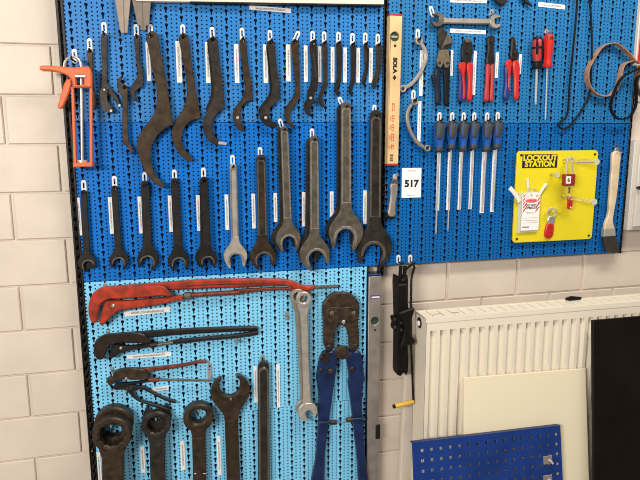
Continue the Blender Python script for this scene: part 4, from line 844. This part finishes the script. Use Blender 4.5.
text_mesh('LOCKOUT', .0228, ((x0+x1)/2, z1-(z1-z0)*.28), d+.0009, material=YELLOW, parent=pl, name='lettering', bold=.0011, sx=1.05)
text_mesh('STATION', .0228, ((x0+x1)/2, z1-(z1-z0)*.73), d+.0009, material=YELLOW, parent=pl, name='lettering', bold=.0011, sx=1.07)
def peg(c, L, r, cap):
    x, z = P(*c, d)
    pg = MB().tube([(x, -d+.001, z), (x, -d-L, z)], r, 14).build('clear_peg', CLEAR, lk)
    if cap: MB().tube([(x, -d-L, z), (x, -d-L-.004, z)], [cap, cap], 18).build('peg_cap', mat('frosted_acrylic', (.80, .80, .55), .25, trans=.4), pg)
    return x, z
pu = peg((564.5, 160), .141, .0055, .0085); pw = peg((562.5, 197), .141, .0055, .0085); ps = peg((551.3, 174.5), .028, .0055, .0075)
ph = peg((551, 211.5), .028, .004, None); pt_ = peg((528, 189), .030, .004, None)
# padlock
dp = .036
pk = thing('padlock', 'red padlock with a white sticker hanging on the upper clear peg', 'padlock', (570, 178), dp, None)
a, b_ = P(564.8, 186, dp+.016), P(575.6, 174, dp+.016)
MB().slab(rrect(a[0], a[1], b_[0], b_[1], .003), dp, .018, .002).build('body', mat('dark_red_lock', (.26, .02, .018), .4), pk)
cxp = (a[0]+b_[0])/2; q = pu[1]+.0058+.0035
hw = .0088
arc = [(cxp-hw, -dp-.009, b_[1]-.002), (cxp-hw, -dp-.009, q-hw)]+[(cxp-hw*math.cos(PI*k/8), -dp-.009, q-hw+hw*math.sin(PI*k/8)) for k in range(1, 8)]+[(cxp+hw, -dp-.009, q-hw), (cxp+hw, -dp-.009, b_[1]-.002)]
MB().tube(arc, .003, 10).build('shackle', CHROME, pk)
st = MB().slab(rrect(a[0]+.002, a[1]+.007, a[0]+.018, b_[1]-.006, .001), dp+.0178, .0006, .0002).build('sticker', PAPER, pk)
text_mesh('6', .018, (a[0]+.010, (a[1]+b_[1])/2), dp+.0186, material=INK, parent=st, name='digit', bold=.0004)
ky = thing('padlock_key', 'small key hanging under the red padlock', 'key', (569.5, 190), dp)
MB().slab([circle(P(569.8, 188.2, dp+.012), .0045, 14), circle(P(569.8, 187.6, dp+.012), .0018, 8)], dp+.008, .003, .0006).build('bow', GREYST, ky)
MB().slab(rrect(*P(569, 193.4, dp+.012), *P(570.6, 189.6, dp+.012), .0008), dp+.008, .0025, .0005).build('blade', GREYST, ky)
tgx = thing('key_tag', 'oval red tag hanging on the lower clear peg', 'tag', (570, 202), .030)
tp = P(570.2, 202.3, .038)
MB().slab([rrect(tp[0]-.0085, tp[1]-.022, tp[0]+.0085, tp[1]+.019, .008, 6), circle((tp[0], tp[1]+.013), .0025, 10)], .034, .005, .001).build('tag_plate', REDH, tgx)
MB().disc((tp[0]+.002, tp[1]-.016), .003, .0388, .0008, 10, .0002).build('tag_mark', PAPER, tgx)
MB().tube([(tp[0]+.006*math.cos(2*PI*k/12), -.0365+.0*k, pw[1]-.0005+.0078*math.sin(2*PI*k/12)) for k in range(13)], .001, 6).build('split_ring', CHROME, tgx)
hs = thing('lockout_hasp', 'red lockout hasp with a silver loop hanging low on the yellow board', 'hasp', (550, 224), .018)
K = lambda pts: off(pts, 480, 200, 4)
lo = [P(x, y, .026) for x, y in smooth_loop(K([(276, 68), (270, 52), (276, 38), (290, 34), (303, 40), (305, 55), (298, 70)]), 4, closed=False)]
MB().tube([(x, -.024, z) for x, z in lo], .0026, 10).build('loop', CHROME, hs)
trace(hs, 'jaw_plate', K([(276, 68), (298, 66), (299, 90), (292, 100), (274, 98)]), .015, .005, SILVER)
trace(hs, 'handle', K([(270, 97), (294, 96), (297, 110), (291, 146), (282, 153), (268, 153), (262, 144), (265, 112)]), .014, .007, REDH, bev=.002)
for q in ((270, 112), (286, 112), (268, 128), (284, 130), (268, 144), (282, 144)): MB().disc(P(*K([q])[0], .021), .0022, .0207, .001, 10, .0002).build('padlock_hole', mat('dark_red_recess', (.22, .01, .01), .5), hs)
# tag pocket with danger tags
tk = thing('danger_tag', 'white danger tag with red diagonal stripes in a clear sleeve', 'tag', (530, 211), .018)
d = .024
A_, B_, Cc, D_ = P(521.6, 230.6, d), P(538.4, 230.2, d), P(540.8, 192.6, d), P(522.6, 192.6, d)
lx0, lx1, lz0, lz1 = (A_[0]+D_[0])/2, (B_[0]+Cc[0])/2, (A_[1]+B_[1])/2, (Cc[1]+D_[1])/2
wd, hg = lx1-lx0, lz1-lz0
MB().slab([[(lx0, lz0), (lx1, lz0), (lx1, lz1-.012), (lx1-.010, lz1), (lx0+.010, lz1), (lx0, lz1-.012)], circle(((lx0+lx1)/2, lz1-.008), .003, 10)], .022, .0018, .0003).build('tag_card', PAPER, tk)
fx = lambda f: lx0+wd*f
fz = lambda f: lz0+hg*f
sb = MB()
for k in range(5):
    for side in (0, 1):
        z_ = .47+k*.1; xa, xb = (.03, .24) if side == 0 else (.76, .97)
        if k == 2 or k == 3: xb = xa+.10 if side == 0 else xb; xa = xa if side == 0 else .87
        zz0, zz1 = z_, z_+.42*(xb-xa)/.42*.62
        MB().slab([(fx(xa), fz(zz0)), (fx(xb), fz(zz1)), (fx(xb), fz(min(zz1+.05, .99))), (fx(xa), fz(zz0+.05))], .0237, .0004, .0001).build('red_stripe', REDINK, tk)
ov = MB().slab([(fx(.5)+wd*.36*math.cos(2*PI*k/28), fz(.785)+hg*.058*math.sin(2*PI*k/28)) for k in range(28)], .0237, .0006, .0002).build('red_oval', PINKINK, tk)
text_mesh('DANGER', .0085, (fx(.5), fz(.785)), .0244, material=REDINK, parent=ov, name='lettering', bold=.0002)
text_mesh('DO NOT\nOPERATE', .0092, (fx(.5), fz(.63)), .0239, material=INK, parent=tk, name='lettering', bold=.0003)
ln = MB()
for f, a, b_ in ((.48, .2, .8), (.455, .28, .72), (.33, .08, .9), (.26, .08, .9), (.2, .08, .9)): ln.slab([(fx(a), fz(f)), (fx(b_), fz(f)), (fx(b_), fz(f+.008)), (fx(a), fz(f+.008))], .0237, .0003, .0001)
ln.slab([(fx(.06), fz(.075)), (fx(.45), fz(.075)), (fx(.45), fz(.105)), (fx(.06), fz(.105))], .0237, .0003, .0001)
ln.build('small_print', mat('grey_ink', (.16, .15, .15), .5), tk)
sl = thing('tag_sleeve', 'clear plastic sleeve holding the danger tag on the yellow board', 'holder', (519, 212), .016)
s0, s1 = P(517.6, 233, .022), P(541, 191, .022)
MB().slab(rrect(s0[0], s0[1], s1[0]-.006, s1[1]-.004, .002), .0145, .006, .0005).build('pocket', SLEEVE, sl)
def tie(label, pts, w_, d0):
    o = MB().slab(strip(smooth_loop(PP(pts, d0+.003), 4, closed=False), w_), d0, .004, .001).build('cable_tie', mat('milky_plastic', (.72, .71, .62), .3), None)
    tag(o, label, 'cable tie', 'cable ties of the tag sleeve')
tie('bunched white cable ties sticking out past the yellow board edge', [(510, 188), (513, 191), (517.5, 197.5), (520, 202)], .013, .0205)
tie('single white cable tie standing straight up above the danger tag', [(527.8, 178.5), (528, 184), (528.8, 192), (529.4, 197)], .0075, .0145)
tie('white cable tie slanting up toward the padlock side above the danger tag', [(547, 184), (544, 187.5), (540.5, 193), (537.5, 197.5)], .0085, .0205)

# ------------------------------------------------------------------ scissor jack and batten
K = lambda pts: off([(302+(p[0]-302)*.84,)+tuple(p[1:]) for p in pts], 321.6, 260, 4)
jk = thing('scissor_jack', 'black folded scissor jack hanging on two hooks beside the radiator', 'jack', (402, 270), .0)
trace(jk, 'lower_arm', K([(302, 64), (318, 70), (330, 78), (342, 70), (354, 62), (356, 180), (354, 320), (356, 440), (348, 462), (336, 452), (322, 466), (304, 460), (302, 380), (304, 240)]), .004, .034, JACK, n=3, bev=.004)
trace(jk, 'upper_arm', K([(308, 100), (350, 96), (350, 330), (352, 440), (306, 440), (308, 240)]), .038, .012, JACK, n=2, bev=.004)
trace(jk, 'saddle', K([(312, 216), (340, 204), (388, 195), (374, 236), (368, 270), (372, 300), (392, 330), (350, 346), (320, 354), (330, 322), (338, 276), (330, 236)]), .052, .014, JACK, n=3, bev=.004)
trace(jk, 'base_lug', K([(304, 232), (290, 230), (287, 246), (292, 254), (288, 266), (290, 282), (304, 286)]), .012, .030, JACK, n=2, bev=.003)
for q in ((296, 240), (296, 272), (322, 250), (322, 280)): MB().disc(P(*K([q])[0], .05), .0055, .042 if q[0] < 300 else .050, .006, 12, .0012).build('bolt', DARK, jk)
for sx in (316, 336): rod(jk, 'hanging_eye', *[K([(sx, 74)])[0], K([(sx+4, 24)])[0]], .024, .0055, JACK)
cr = [(P(x, y, dd)[0], -dd, P(x, y, dd)[1]) for x, y, dd in ((404, 272, .03), (409, 266.5, .03), (413.6, 264, .045), (414.4, 267.5, .045), (412.6, 273.5, .03), (411.4, 279, .03), (410.8, 310, .045), (411, 340, .045), (411.8, 362, .045), (412.6, 382, .045), (413.4, 401.5, .045))]
ck = MB().tube(cr, .0034, 8).build('crank_rod', JACK, jk)
seg(MB(), (413.2, 401.6), (395, 406.2), .045, .05, .0068, 12).build('crank_grip', YELH, ck)
seg(MB(), (395.4, 406.1), (393, 406.7), .05, .05, .0060, 12).build('grip_end', BLKRUB, ck)
hook(P(398.2, 261.8, 0), .03, 'scissor jack by its hanging eye', .021, peg=.036); hook(P(410, 261.6, 0), .03, 'scissor jack crank', .021, peg=.036)
bt = thing('cream_batten', 'cream batten standing between the brick wall and the radiator end', 'batten', (407, 440), 0)
def lerp(a, b, f): return a+(b-a)*f
tl, tr, bl, brr = P(407.6, 340, -.004), P(414.6, 340, -.004), P(400.2, 480, -.004), P(411.8, 480, -.004)
f_ = tl[1]/(tl[1]-bl[1]); xb0, xb1 = tl[0]+(bl[0]-tl[0])*f_, tr[0]+(brr[0]-tr[0])*f_
MB().slab([(xb0, 0), (xb1, 0), tr, tl], -.022, .018, .002).build('bar', BATTEN, bt)

# ------------------------------------------------------------------ radiator
rd = thing('radiator', 'cream panel radiator with vertical ribs standing in front of the brick wall', 'radiator', (420, 330), .05)
RX0, RX1 = .6755, 1.75; RZ1, RZ0 = 1.0430, .16; DF, DB = .107, .028
ra = MB()
zt_, zb_, dp_ = RZ1-.0385, RZ0+.04, .0095
prof = [(RX0+.0005, 0)]; x = .6985; chans = []
while x < RX1-.03:   # pressed channels between flat lands
    chans.append(x); prof += [(x-.0095, 0), (x-.0045, dp_), (x+.0050, dp_), (x+.0105, 0)]; x += .0307
prof.append((RX1, 0))
i = len(ra.v)
for px_, dd in prof: ra.v += [(px_, -(DF-dd), zb_), (px_, -(DF-dd), zt_)]
for k in range(len(prof)-1): ra.f.append((i+2*k, i+2*k+2, i+2*k+3, i+2*k+1))
for x in chans:
    for zz, fl_ in ((zt_, 0), (zb_, 1)):
        j = len(ra.v); ra.v += [(x-.0095, -DF, zz), (x-.0045, -(DF-dp_), zz), (x+.0050, -(DF-dp_), zz), (x+.0105, -DF, zz)]
        ra.f.append((j, j+1, j+2, j+3) if fl_ else (j+3, j+2, j+1, j))
ra.box(RX0+.0005, -DF, zt_, RX1, -DF+.012, RZ1-.012); ra.box(RX0+.0005, -DF, RZ0, RX1, -DF+.012, zb_)
ra.build('front_panel', RADI, rd)
MB().box(RX0+.012, -.048, RZ0+.01, RX1, -.032, RZ1-.012).build('rear_panel', RADI, rd)
MB().box(RX0, -DF, RZ0, RX0+.0016, -DB, RZ1-.001).build('side_cover', RADI, rd)
hz = P(419.6, 322.6, .06)[1]; cyy = .060
MB().tube([(RX0+.001, -cyy, hz), (RX0-.0008, -cyy, hz)], [.0165, .0165], 20).build('plug_opening', BLACKM, rd)
MB().tube([(RX0+.001, -cyy+.003, hz-.003), (RX0-.006, -cyy+.003, hz-.003)], [.0088, .0070], 14).build('plug', WHITEP, rd)
for bx in (.85, 1.35): MB().box(bx, -.034, .75, bx+.03, WY-.0003, .95).build('wall_bracket', RADI, rd)
gr = MB()
gr.box(RX0-.0005, -DF-.0015, RZ1-.014, RX1, -DF+.012, RZ1); gr.box(RX0-.0005, -DB-.010, RZ1-.014, RX1, -DB, RZ1)
x = RX0
k = 0
while x < RX1-.05:
    wsl = .0335 if k else .030
    gr.box(x, -DF+.011, RZ1-.0035, x+wsl-.0026, -DB-.009, RZ1-.0007); x += wsl; k += 1
gr.build('top_grille', RADI, rd)
MB().box(RX0+.004, -DF+.012, RZ1-.026, RX1, -DB-.010, RZ1-.022).build('inner_channel', mat('shaded_cream_enamel', (.36, .33, .27), .5), rd)  # shade under the grille put into a darker copy of the enamel
# emboss outline plates on the grille
gl = MB()
for (xa, xb) in ((RX0+.035, RX0+.060), (RX0+.092, RX0+.118)): gl.box(xa, -.075, RZ1-.0008, xb, -.073, RZ1+.0004)
gl.build('grille_mark', mat('brown_mark', (.25, .18, .11), .5), rd)
cl = thing('plastic_clip', 'small black plastic clip lying on the radiator top by the bricks', 'clip', (573, 299), .02)
xa, xb = P(566, 298, .04)[0], P(582, 297, .04)[0]
c_ = MB(); c_.tube([(xa, -.040, RZ1+.0042), (xa+(xb-xa)*.3, -.040, RZ1+.0065), (xb, -.036, RZ1+.0030)], [.0042, .0065, .003], 8); c_.build('body', BLKRUB, cl)
MB().tube([(xa+.006, -.047, RZ1+.0028), (xb-.008, -.044, RZ1+.0028)], .0028, 6).build('lever', BLKRUB, cl)

# ------------------------------------------------------------------ leaning panels
def leaning(name, label, cat, tl, dT, width, alpha, thick, m_, rotz=0., loops=None, zbot=0.0, extra=None, roll=0.):
    x, z = P(*tl, dT); L = (z-zbot)/math.cos(alpha)-.004
    root = bpy.data.objects.new(name, None); C.objects.link(root)
    tag(root, label, cat)
    down = Vector((0, -math.sin(alpha), -math.cos(alpha))); nrm = Vector((0, -math.cos(alpha), math.sin(alpha))); ex = Vector((1, 0, 0))
    o0 = Vector((x, -dT, z)); root.location = o0+down*L
    def local(mb):   # slab built flat as X,Z with front at y=-thick .. mapped into the leaning plane
        mb.v = [tuple(o0+ex*v[0]+down*(-v[2])+nrm*(-v[1]-thick)) for v in mb.v]; return mb
    return root, L, local
def lean_slab(loops, t): return MB().slab(loops, 0, t, .0012)
al = math.radians(10)
wp, L, loc = leaning('cream_sheet', 'large blank cream sheet leaning against the radiator ribs', 'board', (464, 378), .118, .408, al, .008, CREAM)
loc(lean_slab([(0, 0), (.410, -.011), (.397, -L), (-.042, -L)], .008)).build('sheet', CREAM, wp)
al = math.radians(10)
bp, L, loc = leaning('blue_perforated_sheet', 'royal blue square-hole steel sheet leaning in front of the cream sheet', 'board', (412, 442.6), .170, .475, al, .002, PANELB)
W_ = .475; x0_, z0_ = P(412, 442.6, .17)
def hit(px, py):  # pixel -> coordinates in that leaning plane
    q = fw*FPX+rt*(px-320)-up*(py-240); nrm = Vector((0, -math.cos(al), math.sin(al))); o0 = Vector((x0_, -.17, z0_)); w_ = CAM+q*((o0-CAM).dot(nrm)/q.dot(nrm)); return (w_.x-x0_, (w_-o0).dot(Vector((0, math.sin(al), math.cos(al)))))
lp = [[(0, 0), (W_, -.007), (W_+.002, -L), (-.004, -L)]]
h0 = hit(422.3, 450.5); h1 = hit(431.7, 449); dxh = math.hypot(h1[0]-h0[0], h1[1]-h0[1]); v0 = hit(422.3, 461); dzh = h0[1]-v0[1]
ncol = int((W_-h0[0]-.012)/dxh)+1
for c in range(ncol):
    for r in range(int((L+h0[1]-.02)/dzh)):
        cx, cz = h0[0]+c*dxh, h0[1]-r*dzh-.007*c*dxh/W_; s_ = .0042
        lp.append([(cx-s_, cz-s_), (cx+s_, cz-s_), (cx+s_, cz+s_), (cx-s_, cz+s_)])
loc(MB().slab(lp, 0, .002, .0003)).build('sheet', PANELB, bp)
ed = MB()
ed.slab([(0, 0), (W_, -.007), (W_, -.0092), (0, -.0022)], -.014, .0145, .0004); ed.slab([(W_-.002, -.007), (W_, -.007), (W_+.002, -L), (W_, -L)], -.014, .0145, .0004)
loc(ed).build('folded_rim', mat('dark_blue_rim', (.008, .014, .09), .4), bp)
for (px, py) in ((547.6, 459.8), (547.6, 479.2)):
    hx, hz_ = hit(px, py)
    cp_ = loc(MB().slab([(hx-.0145, hz_-.012), (hx+.0145, hz_-.013), (hx+.0145, hz_+.013), (hx-.0145, hz_+.012)], .002, .002, .0005)).build('clip_plate', ALU, bp)
    kb_ = MB(); kb_.tube([(hx+.002, -.004, hz_), (hx+.006, -.012, hz_-.002), (hx+.009, -.015, hz_-.009)], [.004, .0034, .003], 8); loc(kb_).build('spigot', CHROME, cp_)
al = math.radians(10)
sl_, L, loc = leaning('black_board', 'tall black board leaning on the radiator, cut by the picture edge', 'board', (593.2, 320.3), .136, .5, al, .010, BROWNBLK)
loc(lean_slab([(0, 0), (.5, 0), (.5, -L), (-.045, -L)], .010)).build('sheet', BROWNBLK, sl_)

# ------------------------------------------------------------------ light: unseen lamp at left, ceiling lamp and ambient bounce
W = bpy.data.worlds.new('room'); bpy.context.scene.world = W; W.use_nodes = True
bg = W.node_tree.nodes['Background']; bg.inputs['Color'].default_value = (1, .94, .88, 1); bg.inputs['Strength'].default_value = .24
def lamp(name, loc, size, energy, aim, col=(1, .93, .855)):
    l = bpy.data.lights.new(name, 'AREA'); l.shape = 'RECTANGLE'; l.size, l.size_y = size; l.energy = energy; l.color = col
    o = bpy.data.objects.new(name, l); o.location = loc; o.rotation_euler = (Vector(aim)-Vector(loc)).to_track_quat('-Z', 'Y').to_euler(); C.objects.link(o)
lamp('unseen_left_light', (-1.75, -2.6, 2.10), (1.2, .4), 103, (-.1, 0, 1.1))  # unseen lamp, placed and aimed to suit the brightness of the left wall
lamp('ceiling_light', (1.05, -.95, 2.75), (1.5, .3), 37, (1.05, -.75, 1.5))
sc0 = bpy.context.scene
sc0.view_settings.view_transform = 'Standard'; sc0.view_settings.look = 'None'; sc0.view_settings.gamma = 1; sc0.view_settings.exposure = 0; sc0.view_settings.use_curve_mapping = False
sc0.cycles.use_denoising = True; sc0.cycles.filter_width = 1.0; sc0.cycles.max_bounces = 8
